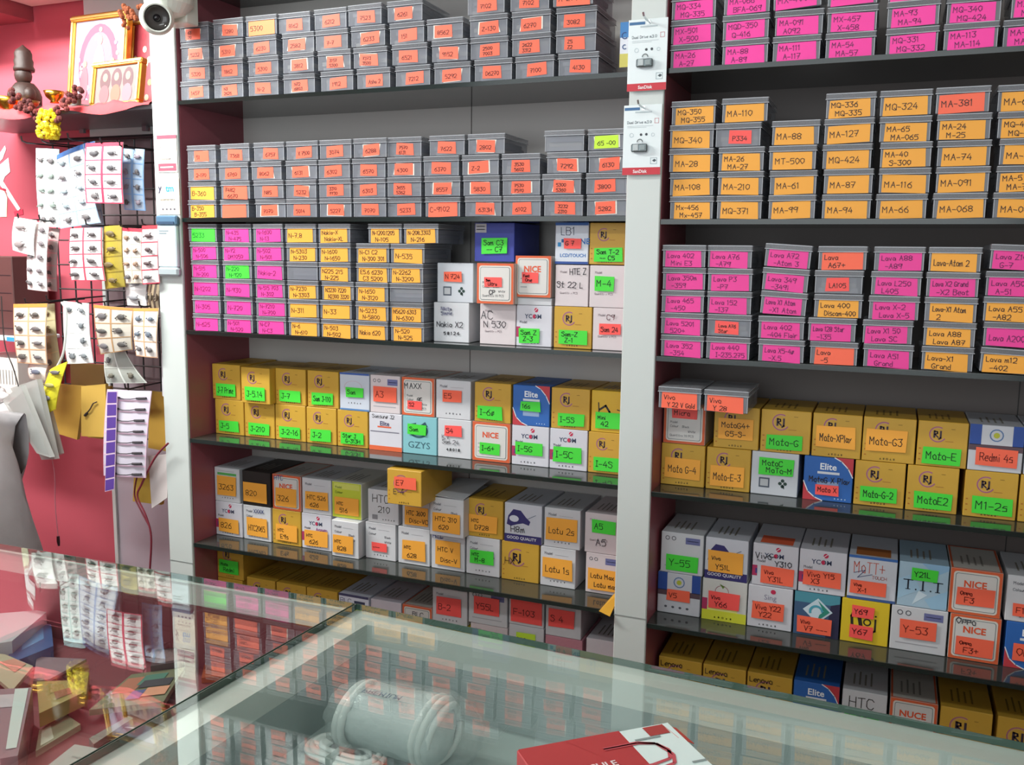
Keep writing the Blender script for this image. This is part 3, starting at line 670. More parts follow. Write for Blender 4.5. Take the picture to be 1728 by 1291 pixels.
def make_box(u0, u1, z0, h, d, stickers, label, group, y=0.07, depth=0.125, tilt=0.0, notes=(), top=None, sidecol=None, flap=False, zc=None):
    x0 = pxx(u0, z0+h*0.5, y); x1 = pxx(u1, z0+h*0.5, y); 
    if (x0+x1)/2 < -0.39: x0 = max(x0, XL0+0.0012); x1 = min(x1, XL1-0.0002)
    else: x0 = max(x0, XR0+0.0012); x1 = min(x1, XR1-0.0002)
    w = x1-x0-0.0012
    col, draw, _ = DES[d]
    t = thing('cardboard_box', label, 'box', (x0, y, z0), (0, tilt, 0), group)
    mb = MB(); mb.box(0, w, 0, depth, 0, h-0.0006, card(col), 0.0009)
    tm = '8E8A80' if d not in ('RJ', 'RJB') else '8A6A1C'
    draw(mb, w, h)
    # print on the top face
    def topq(a, b, c, e, m): mb.add([(w*a, depth*b, h-0.0003), (w*c, depth*b, h-0.0003), (w*c, depth*e, h-0.0003), (w*a, depth*e, h-0.0003)], [(0,1,2,3)], m)
    if top: topq(0.14, 0.06, 0.86, 0.40, top)
    else:
        for i in range(4): topq(0.22+0.13*i, 0.20, 0.26+0.13*i, 0.55+0.08*(i % 2), tm)
    for nt in notes:
        s, fx, fz, fh = nt[:4]; c = nt[4] if len(nt) > 4 else '2E2E38'
        write(mb, s, w*fx, h*fz, h*fh, L(6), ink(c), wd=0.0012, maxw=w*(0.96-fx), rot=random.uniform(-.03, .05))
    mb.build('box_body', t)
    for s in stickers:
        c, a, b, c2, e, text = s
        sb = MB(); m = stick(c); ty = L(7)-0.0004
        j = [random.uniform(-.012, .012) for _ in range(4)]
        sb.poly([(w*(a+j[0]), h*(b+j[1])), (w*(c2+j[1]), h*(b+j[0]+j[2])), (w*(c2+j[3]), h*(e+j[2])), (w*(a+j[2]), h*(e+j[3]))], ty, m)
        ln = [q for q in text.split('|') if q]
        sw, sh = w*(c2-a), h*(e-b); n = len(ln)
        pen = ink({'g': '12381C', 'y': '3A2A1C', 'o': '7A2218', 'r': '5A1A1A', 'G': '2A3A14', 'O': '7A2218'}.get(c, '2A2A2A'))
        for i, q in enumerate(ln):
            hh = min(0.0115 if n == 1 else 0.0085, sh*(0.42 if n == 1 else 0.30))
            zz = h*b+sh*(0.30 if n == 1 else (0.56-0.42*i))
            if n == 2 and len(q) <= 4 and i == 0: hh *= 0.7
            write(sb, q, w*a+sw*0.10+(sw*0.12 if i else 0), zz, hh, ty-0.0003, pen, wd=0.0012, maxw=sw*0.82)
        sb.build('sticker', t)
    if flap:
        fb = MB(); fb.add([(0, 0.0, h+0.004), (w, 0.0, h+0.001), (w, depth*.98, h+0.012), (0, depth*.98, h+0.010), (0, 0.0, h+0.0034), (w, 0.0, h+0.0004), (w, depth*.98, h+0.0114), (0, depth*.98, h+0.0094)],
            [(0,1,2,3),(7,6,5,4),(0,4,5,1),(1,5,6,2),(2,6,7,3),(3,7,4,0)], card(col)); fb.build('lid_flap', t)
    return t
RJG = lambda t, e=0.40: [('g', 0.14, 0.08, 0.84, e, t)]
AMB = lambda t, z1=0.52: [('y', 0.14, 0.12, 0.88, z1, t)]
def box_row(zbase, h, level, rowname, group, items, **kw):
    cnt = len(items)
    for i, it in enumerate(items):
        u0, u1, d, st = it[:4]; o = dict(kw); o.update(it[4] if len(it) > 4 else {})
        dn = DES[d][2]; cs = ' and '.join(SC[s[0]] for s in st[:1])
        z = o.pop('z', zbase); hh = o.pop('h', h)
        nm = '%s%s, %s of %s, %s' % (dn, (', %s sticker' % cs) if cs else '', ORD[i], level, rowname)
        nm = o.pop('label', nm)
        make_box(u0, u1, z+0.0004, hh, d, st, nm, group, **o)

Z = SH['C']; g3 = 'boxes on the third left shelf'
box_row(Z, 0.0735, 'lower row', 'third left shelf', g3, [
 (732, 792.5, 'N', [], {'notes': (('Nikita', .22, .80, .08, '8A8CA8'), ('Simple', .22, .68, .08, '8A8CA8'), ('Nokia X2', .10, .38, .13), ('5 8 1 2 6', .30, .18, .07))}),
 (810, 871, 'PL', [], {'notes': (('AC', .04, .62, .2), ('N 530', .12, .42, .15)), 'label': 'white box with orange bottom corners under the tilted orange-framed box'}),
 (871.5, 932, 'YC', [('g', 0.08, 0.08, 0.68, 0.44, 'Sam Z|Z-3')]), (935, 999.5, 'RJ', [('g', 0.14, 0.10, 0.90, 0.44, 'Sam-Z|Z-1')]), (1000.5, 1062, 'PL', [('r', 0.18, 0.36, 0.80, 0.62, 'Sam 24')], {'notes': (('C9', .4, .72, .12, '8A6A70'),)})], y=0.035)
z2 = Z+0.0735
box_row(z2, 0.0725, 'middle row', 'third left shelf', g3, [
 (738, 799.5, 'CL', [('o', 0.20, 0.52, 0.70, 0.78, 'N 724')]),
 (804.5, 868, 'FR', [('r', 0.22, 0.42, 0.70, 0.66, 'Sam|Ultra')], {'tilt': 0.0, 'z': Z+0.0600+0.0143, 'y': 0.014, 'notes': (('CP', .35, .24, .1),)}),
 (871, 932, 'N', [], {'h': 0.0135, 'label': 'thin white box lying under the orange-framed box, third left shelf'}),
 (937, 994, 'PL', [], {'notes': (('HTE Z', .45, .76, .14), ('St 22 L', .06, .46, .13))}), (995, 1056, 'PL', [('g', 0.16, 0.40, 0.70, 0.74, 'M-4')])], y=0.035)
box_row(z2+0.0138, 0.0735, 'middle row', 'third left shelf', g3, [
 (869.5, 931, 'NI', [('r', 0.20, 0.34, 0.66, 0.60, 'Fast|One')], {'label': 'white box framed in orange standing on a thin white box, third left shelf'})], y=0.030)
box_row(z2+0.0735, 0.0712, 'top row', 'third left shelf', g3, [
 (801, 869, 'DB', [('g', 0.18, 0.20, 0.84, 0.60, 'Sam C3|-- C7')], {'z': z2+0.0755, 'h': 0.0695}), (937, 994, 'LB', [('r', 0.28, 0.38, 0.80, 0.62, 'G 7')]), (995, 1056, 'RJ', [('g', 0.14, 0.06, 0.95, 0.40, 'Sam T-2|-- C5')])], y=0.035)

Z = SH['D']; g4 = 'boxes on the fourth left shelf'; H4 = 0.0755
box_row(Z, H4, 'lower row', 'fourth left shelf', g4, [
 (363.5, 412, 'RJ', RJG('J-5')), (413, 464, 'RJ', RJG('J-210')), (465, 516.5, 'RJ', RJG('J-2-16')), (517.5, 568.5, 'RJ', RJG('J-2')),
 (569.5, 621.5, 'RJ', [('g', 0.12, 0.08, 0.88, 0.40, 'Star J|G-313H')]), (623, 679, 'ELW', []), (680, 738, 'GZ', [('g', 0.16, 0.52, 0.70, 0.78, 'Sam')]),
 (739, 796, 'N', [('r', 0.22, 0.56, 0.74, 0.84, 'S4')], {'notes': (('K.V', .14, .48, .1, '8A8A90'), ('Sam 24', .14, .36, .1, '8A8A90'), ('4 8 0 1 8', .28, .18, .06))}),
 (797, 862, 'NI', [('g', 0.22, 0.20, 0.74, 0.48, 'I-6+')]), (864, 927, 'YC', [('g', 0.10, 0.26, 0.84, 0.58, 'I-5G')]), (928, 992, 'YC', [('g', 0.10, 0.18, 0.86, 0.56, 'I-5C')]), (993, 1052, 'RJ', [('g', 0.16, 0.06, 0.95, 0.40, 'I-4S')])])
box_row(Z+H4, H4, 'upper row', 'fourth left shelf', g4, [
 (358.5, 406, 'RJ', RJG('J-7 Prime', .44)), (407, 456, 'RJ', RJG('J-5.14', .46), {'y': 0.052}), (465, 516.5, 'RJ', RJG('J-7')), (519, 572, 'RJ', RJG('Sam J-110')),
 (573.5, 624, 'SWB', [('g', 0.22, 0.36, 0.82, 0.62, 'Sam')]), (625, 676, 'CEP', [('o', 0.12, 0.30, 0.90, 0.70, 'A3')]), (678, 734, 'FR', [('r', 0.20, 0.18, 0.64, 0.40, 'S2')], {'notes': (('MAXX', .10, .70, .14), ('or', .5, .42, .1))}),
 (736, 795, 'W1', [('o', 0.20, 0.44, 0.76, 0.74, 'E5')]), (801, 863, 'RJ', [('g', 0.10, 0.08, 0.78, 0.42, 'I-6g')]), (865.5, 928.5, 'ELB', [('g', 0.22, 0.36, 0.76, 0.60, '16s')]), (930.5, 996, 'RJ', [('g', 0.18, 0.08, 0.88, 0.38, 'I-5S')]), (998, 1054, 'HJ', [('g', 0.14, 0.10, 0.95, 0.48, 'Mini|42')])])
Z = SH['E']; g5 = 'boxes on the fifth left shelf'
box_row(Z, 0.076, 'lower row', 'fifth left shelf', g5, [
 (364, 409.5, 'YC', AMB('826')), (411, 458, 'W', AMB('HTC2065', .66), {'notes': (('XXXX', .4, .80, .1, '2E3A7A'),)}), (460, 508.5, 'RJ', AMB('HTC|E9s', .58)), (509.5, 560, 'YC', [('y', 0.10, 0.10, 0.90, 0.54, 'HTC|626')], {'notes': (('Aspen', .5, .52, .1, 'A03A8A'),)}),
 (560, 606, 'W', [('y', 0.06, 0.12, 0.82, 0.60, 'HTC|828')], {'y': 0.052}), (617, 668.5, 'W', [('r', 0.22, 0.22, 0.72, 0.46, '---')]), (672, 726, 'W1', AMB('HTC|628', .66)), (728, 785, 'W1', AMB('HTC V|Disc-V', .78), {'notes': (('HTC', .06, .82, .12, '3A3A8A'),)}),
 (787, 844, 'W', [('g', 0.12, 0.30, 0.84, 0.66, 'HTC|M-8')]), (846.5, 910, 'RJB', [], {'notes': (('HX', .1, .42, .16, '221A16'),)}), (912, 972, 'W1', [('y', 0.08, 0.22, 0.92, 0.74, 'Lotu 1s')]), (988.5, 1046, 'CEP', [('y', 0.08, 0.10, 0.95, 0.62, 'Lotu Max|Lotu max')])])
box_row(Z+0.076, 0.0755, 'upper row', 'fifth left shelf', g5, [
 (361, 405, 'GS', [('y', 0.12, 0.20, 0.88, 0.76, '3263')]), (409, 457, 'BK', [('y', 0.06, 0.12, 0.90, 0.68, '820')]), (460, 508.5, 'NI', [('y', 0.12, 0.10, 0.86, 0.62, '326')], {'notes': (('HTC', .08, .84, .12, '3A5AA0'),)}),
 (510, 559.5, 'W1', [('y', 0.12, 0.14, 0.92, 0.64, 'HTC 526|626')]), (560.5, 611, 'LI', [('y', 0.10, 0.10, 0.92, 0.58, 'HTC|516')]), (621, 673, 'HT', [], {'h': 0.0690}), (679, 726, 'W1', [('y', 0.10, 0.08, 0.95, 0.62, 'HTC J600|Disc-VC')], {'h': 0.0690}),
 (725.5, 783, 'W', [('y', 0.10, 0.12, 0.92, 0.62, 'HTC 310|620')], {'flap': True, 'y': 0.045}), (788.5, 849.5, 'RJ', [('y', 0.06, 0.14, 0.86, 0.58, 'HTC|D728')]), (851.5, 915, 'HAT', [], {'notes': (('H8m', .18, .26, .15),)}), (918.5, 980, 'W1', [('y', 0.06, 0.20, 0.94, 0.76, 'Lotu 2s')]), (987, 1046, 'PL', [('g', 0.22, 0.52, 0.90, 0.84, 'A5')], {'notes': (('A5', .34, .20, .16, '44444C'),)})])
box_row(Z+0.076+0.0692, 0.0680, 'top', 'fifth left shelf', g5, [
 (653.5, 712, 'RJB', [('o', 0.22, 0.46, 0.86, 0.80, 'E7')], {'y': -0.012, 'depth': 0.13, 'label': 'yellow box with orange sticker, alone on top, reaching past the fifth left shelf edge', 'notes': (('E-4', .2, .30, .14),)})])
Z = SH['F']; g6 = 'boxes on the lowest left shelf'
box_row(Z, 0.0752, 'lower row', 'lowest left shelf', g6, [(417+52*i, 467+52*i, 'RJ', []) for i in range(3)]+[(574, 625, 'W', []), (626, 677, 'W', []), (679, 734, 'FR', []), (790, 854, 'PL', []), (858, 918, 'N', []), (922, 980, 'PD', [])])
box_row(Z+0.0752, 0.0758, 'upper row', 'lowest left shelf', g6, [
 (417, 465, 'RJ', [('g', 0.12, 0.10, 0.86, 0.40, 'Mot')]), (467, 517, 'RJ', [('g', 0.12, 0.10, 0.86, 0.40, 'Mot')]), (518, 570, 'RJ', [('g', 0.12, 0.10, 0.86, 0.40, 'Mot')]), (572, 623, 'BL', [('G', 0.50, 0.35, 0.80, 0.62, '')]),
 (626, 678, 'BH', []), (679, 730, 'FR', [('o', 0.20, 0.46, 0.72, 0.70, 'Motor')], {'notes': (('BLC', .36, .70, .14),)}), (794, 857, 'PL', [], {'h': 0.0620, 'notes': (('Exact', .12, .60, .16, '5A4A7A'),)}), (858.5, 918, 'N', [('G', 0.22, 0.40, 0.78, 0.82, 'K8')], {'h': 0.0735}), (920, 983, 'PD', [], {'h': 0.0640})])
box_row(Z, 0.1250, 'lower row', 'lowest left shelf', g6, [(735.5, 797, 'Y', [], {'label': 'tall plain yellow box under a white box, lowest left shelf', 'notes': (('ROLEX', .20, .84, .10),)})])
box_row(Z, 0.139, 'lower row', 'lowest left shelf', g6, [(358.5, 411, 'RJ', [], {'label': 'yellow box at the bottom left corner of the lowest left shelf'})])
box_row(Z+0.1395, 0.0745, 'top row', 'lowest left shelf', g6, [
 (358.5, 411, 'RJ', [('g', 0.10, 0.16, 0.84, 0.56, 'Moto|Redmi')])])
box_row(Z+0.1255, 0.0720, 'top row', 'lowest left shelf', g6, [(730, 789, 'W', [('r', 0.12, 0.24, 0.84, 0.76, 'B-2')], {'label': 'white box with red sticker on the tall yellow box, lowest left shelf'})])
box_row(Z+0.1375, 0.0680, 'top row', 'lowest left shelf', g6, [
 (791, 857, 'CE', [('r', 0.14, 0.30, 0.80, 0.82, 'Y55L')], {'label': 'white box with red sticker, right of the tall yellow box pile, lowest left shelf'})])
box_row(Z+0.1490, 0.0600, 'top row', 'lowest left shelf', g6, [(859, 918.5, 'N', [('r', 0.06, 0.10, 0.96, 0.92, 'F-103')], {'label': 'box with wide red sticker above the white box with lime sticker, lowest left shelf'})])
box_row(Z+0.1395, 0.0640, 'top row', 'lowest left shelf', g6, [(921, 981.5, 'N', [('r', 0.08, 0.30, 0.82, 0.84, 'S 4')], {'label': 'white box with red sticker on a dusty pink box, lowest left shelf'})])
box_row(Z, 0.1480, 'lower row', 'lowest left shelf', g6, [(988, 1048, 'EM', [('r', 0.20, 0.34, 0.95, 0.50, '')], {'label': 'white box with blue side by the middle post, lowest left shelf'})])

# right bay
Z = SH['S']; h4 = 'boxes on the fourth right shelf'
box_row(Z, 0.0735, 'lower row', 'fourth right shelf', h4, [
 (1115, 1190, 'RJ', [('y', 0.10, 0.18, 0.90, 0.66, 'Moto G-4')]), (1192, 1267, 'RJ', [('y', 0.10, 0.10, 0.88, 0.58, 'Moto-E-3')]), (1268, 1348, 'CL', [('g', 0.16, 0.48, 0.90, 0.86, 'MotoC|MoTo-M')]),
 (1356, 1440, 'ELB', [('r', 0.26, 0.14, 0.74, 0.38, 'Moto X')], {'notes': (('MotoG X Play', .12, .42, .12),)}), (1442, 1528, 'RJ', [('g', 0.12, 0.10, 0.86, 0.44, 'Moto-G-2')]), (1530, 1618, 'RJ', [('g', 0.16, 0.08, 0.90, 0.44, 'MotoE2')]),
 (1627, 1718, 'RJ', [('g', 0.16, 0.08, 0.92, 0.46, 'M1-2s')]), (1720, 1810, 'RJ', RJG('M1 3'))], y=0.062)
box_row(Z+0.0737, 0.0720, 'upper row', 'fourth right shelf', h4, [
 (1120, 1191.5, 'FR', [('r', 0.20, 0.62, 0.80, 0.88, 'Micro')]), (1205, 1282, 'RJ', [('y', 0.10, 0.22, 0.88, 0.72, 'MotoG4+|G5-S-')]), (1284, 1369, 'RJ', [('g', 0.12, 0.08, 0.86, 0.42, 'Moto-G')]), (1371, 1455, 'RJ', [('y', 0.08, 0.22, 0.88, 0.72, 'Moto-XPlay')]),
 (1456, 1546, 'RJ', [('y', 0.06, 0.24, 0.84, 0.72, 'Moto-G3')]), (1548, 1634, 'RJ', [('g', 0.12, 0.06, 0.88, 0.42, 'Moto-E')]), (1635, 1728, 'BW', [('o', 0.14, 0.12, 0.90, 0.50, 'Redmi 4s')]), (1730, 1815, 'BW', [])], y=0.062)
for i, (u, tx) in enumerate(((1110, 'Vivo|Y 22 V Gold'), (1187, 'Vivo|Y 28'))):
    z = SH['S']+0.0737+0.0720+0.001; make_case(max(pxx(u, z, -0.012), XR0+0.0006), -0.012, z, 0.0365, 'O', tx, 'clear case with red-orange sticker lying %s on the yellow boxes, fourth right shelf' % ('leftmost' if i == 0 else 'second'), 'clear cases lying on boxes, fourth right shelf')
Z = SH['T']; h5 = 'boxes on the fifth right shelf'
box_row(Z, 0.0745, 'lower row', 'fifth right shelf', h5, [
 (1110, 1182.5, 'BW', [('o', 0.22, 0.32, 0.76, 0.60, 'V5')]), (1185, 1261, 'YY', [('r', 0.14, 0.30, 0.84, 0.70, 'Vivo|Y66')]), (1262, 1338, 'SI', [('o', 0.10, 0.22, 0.82, 0.62, 'Vivo Y22|Y22')]), (1340, 1417.5, 'TE', [('o', 0.08, 0.06, 0.84, 0.44, 'Vivo|V7 ---')]),
 (1419.5, 1501, 'RO', [('r', 0.22, 0.60, 0.68, 0.86, 'Y69'), ('r', 0.20, 0.12, 0.68, 0.42, 'Y67')]), (1503, 1599, 'CE', [('o', 0.16, 0.30, 0.82, 0.72, 'Y-53')]), (1601.5, 1689, 'NI', [('o', 0.14, 0.12, 0.88, 0.52, 'Oppo|F3+')], {'notes': (('Oppo', .12, .80, .13),)}), (1696, 1785, 'ELB', [('o', 0.16, 0.18, 0.9, 0.56, 'Oppo')])], y=0.062)
box_row(Z+0.0747, 0.0740, 'upper row', 'fifth right shelf', h5, [
 (1115.5, 1187.5, 'CE', [('g', 0.14, 0.08, 0.90, 0.46, 'Y-55')]), (1190, 1263, 'HAT', [('y', 0.08, 0.18, 0.90, 0.70, 'Vivo|Y51L')]), (1270, 1347.5, 'YC', [('o', 0.20, 0.08, 0.92, 0.48, 'Vivo|Y31L')], {'top': 'F06A44', 'notes': (('Vivo-', .06, .64, .14), ('Y310', .5, .50, .12))}), (1348.5, 1429, 'YC', [('o', 0.10, 0.18, 0.90, 0.54, 'Vivo Y15|X3')]),
 (1431, 1514, 'MO', [('o', 0.06, 0.14, 0.80, 0.44, 'Vivo|X-1')], {'top': 'B06A34'}), (1516, 1601, 'TIT', [('g', 0.26, 0.62, 0.78, 0.88, 'Y21L')]), (1602, 1692, 'NI', [('o', 0.14, 0.22, 0.88, 0.60, 'Oppo|F3')]), (1698, 1788, 'W', [('o', 0.14, 0.12, 0.88, 0.40, 'F1')])], y=0.062)
Z = SH['U']; h6 = 'boxes on the lowest right shelf'
US = [(1111, 1184, 'RJB'), (1185.5, 1258.5, 'RJB'), (1260, 1336.5, 'RJB'), (1338, 1416, 'ELB'), (1420, 1496.5, 'HT'), (1500, 1582, 'NU'), (1585, 1674, 'RJB'), (1681, 1770, 'RJB')]
box_row(Z, 0.0760, 'lower row', 'lowest right shelf', h6, [(a, b, d, []) for a, b, d in US])
box_row(Z+0.0762, 0.0765, 'upper row', 'lowest right shelf', h6, [(a, b, d, [('g', 0.08, 0.24, 0.84, 0.58, '1-5s')] if d == 'HT' else [], {'notes': (('Lenovo', .06, .78, .12, '2A2018'),)} if i < 3 else {}) for i, (a, b, d) in enumerate(US)])
# ---------------------------------------------------------------- things on the posts
def quadfront(u0, v0, u1, v1, Y):
    """world rectangle of plane Y seen in the given picture rectangle"""
    a = onY((u0+u1)/2, v0, Y); b = onY((u0+u1)/2, v1, Y); vm = (v0+v1)/2
    return onY(u0, vm, Y).x, onY(u1, vm, Y).x, b.z, a.z
PY = -0.0045
def card_on(name, label, cat, u0, v0, u1, v1, Y, th, col, draw, rot=0.0, rough=0.4):
    x0, x1, z0, z1 = quadfront(u0, v0, u1, v1, Y); w, h = x1-x0, z1-z0
    mb = MB(); mb.box(0, w, 0, th, 0, h, card(col) if rough == 0.4 else mat('c_'+col, col, rough), min(0.0006, th/3)); draw(mb, w, h)
    t = thing(name, label, cat, (x0, Y-th, z0), (0, rot, 0))
    mb.build('board', t); return t, w, h
def d_s1(mb, w, h):
    mb.rect(0, h*.90, w, h, L(1), 'A05468'); mb.rect(w*.03, h*.04, w*.95, h*.24, L(1), 'A05468'); mb.rect(w*.14, h*.12, w*.80, h*.16, L(2), 'E8D8DA')
    mb.stroke([(w*.08, h*.60), (w*.16, h*.70), (w*.24, h*.60)], w*.02, L(1), '7A767C'); smallline(mb, w, h, .32, .88, .66, 'B8AFB0', .006)
    words(mb, w, h, .10, .34, 'Stockholder', .055, '8A8488')
card_on('sticker_notice', 'cream notice with maroon bars stuck on the left white post, upper one', 'sticker', 266, 228, 299, 291, PY, 0.0008, 'F2EBDD', d_s1)
def d_s2(mb, w, h):
    printed(mb, 'tm', w*.56, h*.70, h*.17, L(1), '2E9CD8', .03, maxw=w*.60); printed(mb, 'y', w*.11, h*.67, h*.19, L(1), '3A3F5C', .03)
    words(mb, w, h, .12, .38, 'accepted here', .055, '8E8A84'); smallline(mb, w, h, .1, .8, .42, 'CFC6B4', .003)
    for i in range(4): mb.rect(w*(.18+.18*i), h*.12, w*(.26+.18*i), h*.17, L(1), '5A5866')
card_on('payment_sticker', 'cream payment sticker with blue lettering on the left white post', 'sticker', 267, 300, 303, 362, PY, 0.0008, 'F0E8D6', d_s2)
x0, x1, z0, z1 = quadfront(271, 364, 306, 466, PY); w, h = x1-x0, z1-z0
t = thing('blister_pack', 'slim pale blue gadget in a clear pack hanging on the left white post', 'gadget', (x0, PY-0.013, z0))
mb = MB(); mb.box(w*.04, w*.94, 0.002, 0.012, h*.15, h*.84, mat('pale_blue_plastic', 'DCEEF4', 0.3), .002); mb.rect(w*.14, h*.70, w*.5, h*.72, 0.0015, '8A9AA0'); mb.rect(w*.14, h*.74, w*.6, h*.76, 0.0015, '8A9AA0'); mb.build('face', t)
mb = MB(); mb.box(0, w, 0.0005, 0.0125, h*.84, h, mat('steel_blue', '5A7C98', 0.3), .003); mb.box(w*.1, w*.9, -0.001, 0.0, h*.86, h*.90, '2E4A66'); mb.build('top_cap', t)
mb = MB(); mb.box(0, w, 0.0, 0.0125, 0, h*.15, mat('foot_grey', 'A8B4B8', 0.25), .004); mb.build('bottom_cap', t)

def d_sd(mb, w, h):
    mb.rect(0, 0, w, h*.105, L(1), 'C8303E'); printed(mb, 'SanDisk', w*.47, h*.05, h*.048, L(2), 'F4ECEE', .02)
    mb.rect(w*.02, h*.925, w*.42, h*.965, L(1), '3C6C9A'); mb.rect(w*.30, h*.885, w*.74, h*.905, L(1), 'B4C2C6')
    words(mb, w, h, .10, .735, 'Dual Drive m3.0', .036, '7E8890'); smallline(mb, w, h, .1, .78, .70, 'BCC6CA', .003); smallline(mb, w, h, .1, .6, .68, 'BCC6CA', .003)
    for a, b, c, e in ((.82, .735, .92, .80),):
        mb.stroke([(w*a, h*b), (w*c, h*b), (w*c, h*e), (w*a, h*e), (w*a, h*b)], w*.012, L(1), 'D08C94')
    mb.ell(w*.47, h*.575, w*.034, w*.034, L(1), '3A4248', 10); mb.ell(w*.61, h*.578, w*.034, w*.034, L(1), '3A4248', 10); mb.ring(w*.22, h*.57, w*.05, w*.01, L(1), 'A8B8C0', n=12); mb.ring(w*.78, h*.57, w*.04, w*.01, L(1), 'A8B8C0', n=12)
    mb.stroke([(w*.74, h*.24), (w*.90, h*.24), (w*.90, h*.155), (w*.74, h*.155), (w*.74, h*.24)], w*.010, L(1), '8FA0A8'); mb.poly([(w*.78, h*.20), (w*.84, h*.225), (w*.89, h*.205), (w*.84, h*.18)], L(1), '46525A')
    mb.ell(w*.47, h*.38, w*.25, h*.09, L(1), 'D5DEE2', 16)
def sandisk(label, u0, v0, u1, v1):
    t, w, h = card_on('memory_drive_card', label, 'drive pack', u0, v0, u1, v1, PY-0.004, 0.0014, 'E4EEF0', d_sd)
    t['group'] = 'white drive cards on the middle post'
    mb = MB(); cx, cz = w*.46, h*.38
    mb.box(cx-w*.22, cx+w*.20, -0.007, -0.0012, cz-h*.055, cz+h*.06, mat('drive_grey', '6E787A', .25, metal=.6), .0015); mb.box(cx-w*.16, cx-w*.02, -0.0085, -0.007, cz-h*.04, cz+h*.05, 'B8C2C4', .0006)
    mb.box(cx+w*.02, cx+w*.16, -0.0082, -0.007, cz-h*.035, cz+h*.04, '8E9A9C', .0006); mb.ring(cx, cz+h*.085, w*.07, w*.025, -.004, '5A6466', 0, 180); mb.build('flash_drive', t)
    mb = MB(); mb.tube([(w*.52, 0.004, h*.955), (w*.52, -0.022, h*.955), (w*.51, -0.032, h*.975), (w*.50, -0.034, h*1.02)], .0016, CHROME); mb.box(w*.47, w*.57, -.0002, .0052, h*.92, h*.99, CHROME, .0005); mb.build('hanging_hook', t)
sandisk('white drive card with red foot band on the middle post, upper of the two', 1060, 32, 1126, 153)
sandisk('white drive card with red foot band on the middle post, lower of the two', 1052, 177, 1116, 295)
def d_by(mb, w, h):
    mb.rect(0, h*.66, w, h, L(1), '3A7CB8'); mb.rect(0, 0, w, h*.30, L(1), 'C8C060'); mb.ring(w*.5, h*.70, w*.3, w*.1, L(2), '2A4A80', 60, 320); mb.ring(w*.5, h*.45, w*.2, w*.09, L(2), '2A4A80', 60, 320)
card_on('hanging_packet', 'narrow blue and yellow packet beside the middle post, by the top left shelf', 'packet', 1047, 38, 1063, 114, 0.006, 0.003, 'D8DCE4', d_by)
mb = MB(); p0 = onY(1014, 1012, -0.002); q = onY(1041, 1020, 0.02)
mb.add([(p0.x, -0.012, SH['E']+.001), (q.x-.002, -0.016, SH['E']-.004), (q.x-.002, .05, SH['E']+.018), (p0.x+.012, .05, SH['E']+.016), (p0.x, -0.012, SH['E']+.0004), (q.x-.002, -0.016, SH['E']-.0046), (q.x-.002, .05, SH['E']+.0174), (p0.x+.012, .05, SH['E']+.0154)],
       [(0,1,2,3),(7,6,5,4),(0,4,5,1),(1,5,6,2),(2,6,7,3),(3,7,4,0)], card('DDA637'))
tag(mb.build('paper_slip'), 'folded amber paper slip on the fifth left shelf edge by the middle post', 'paper')

# ---------------------------------------------------------------- security camera
c = onY(265, 30, -0.10)
t = thing('security_camera', 'white dome security camera at the top of the left post', 'camera', (c.x, -0.10, c.z))
aim = (CAM-Vector(c)+Vector((.12, 0, .02))).normalized()
qr = aim.to_track_quat('Y', 'Z')
CAMW = mat('camera_white', 'DDE2D8', 0.3)
mb = MB(); mb.lathe([(.0225, -.006), (.0258, -.004), (.0262, .0), (.0252, .004), (.0225, .002)], CAMW, 28, 'y', cap=False); o = mb.build('housing_ring', t, smooth=True); o.rotation_mode = 'QUATERNION'; o.rotation_quaternion = qr
mb = MB(); mb.lathe([(.0001, -.060), (.020, -.058), (.030, -.045), (.031, -.012), (.0258, -.004), (.0225, -.006)], CAMW, 28, 'y', cap=False); o = mb.build('housing', t, smooth=True); o.rotation_mode = 'QUATERNION'; o.rotation_quaternion = qr
mb = MB(); mb.lathe([(.0225, -.005), (.021, -.010), (.008, -.012), (.0001, -.0105)], mat('lens_dark', '4A4644', .12), 24, 'y', cap=False); mb.lathe([(.007, -.0112), (.0065, -.008), (.0001, -.007)], mat('lens_glass', '1C1A1E', .05), 16, 'y'); o = mb.build('lens', t, smooth=True); o.rotation_mode = 'QUATERNION'; o.rotation_quaternion = qr
mb = MB(); mb.lathe([(.046, .065), (.046, .058), (.044, .030), (.030, .012), (.001, .006)][::-1], CAMW, 28, 'z', (-.012, .045, .004)); mb.box(-.040, .016, .06, .094, .004, .066, CAMW, .002); mb.build('mount', t, smooth=False)

# ---------------------------------------------------------------- shrine shelf
zs = 1.7925
mb = MB(); mb.box(-2.05, -1.4046, 0.0, 0.2115, zs-.010, zs, mat('grey_shelf', '6E7276', .3), .001)
tag(mb.build('shrine_shelf'), 'grey shelf in the left corner carrying the framed pictures', 'shelf')
rnd = random.Random(3)
CLOTH = mat('red_cloth', 'D84A50', .8, bump=.5, scale=40)
mb = MB(); n = 44; vs = []
for i in range(n+1):
    x = -2.04+(-1.409+2.04)*i/n
    dz = .016+.010*math.sin(i*.55)+.006*math.sin(i*1.9)
    dr = .016+.012*math.sin(i*.37+1)
    for (y, z) in ((.15, zs+.0015), (.05, zs+.003+dz*.12), (.002, zs+.002+dz*.35), (-.006, zs+.001), (-.008, zs-dr*.6)): vs.append((x, y+.002*math.sin(i*1.3), z))
fs = [(i*5+k, (i+1)*5+k, (i+1)*5+k+1, i*5+k+1) for i in range(n) for k in range(4)]
mb.add(vs, fs, CLOTH); tag(mb.build('red_cloth', smooth=True), 'red cloth spread along the grey shrine shelf edge', 'cloth')
GOLD = mat('gilt_frame', 'CF9F45', .28, metal=.75); GOLD2 = mat('gilt_bright', 'F0CE7A', .2, metal=.6)
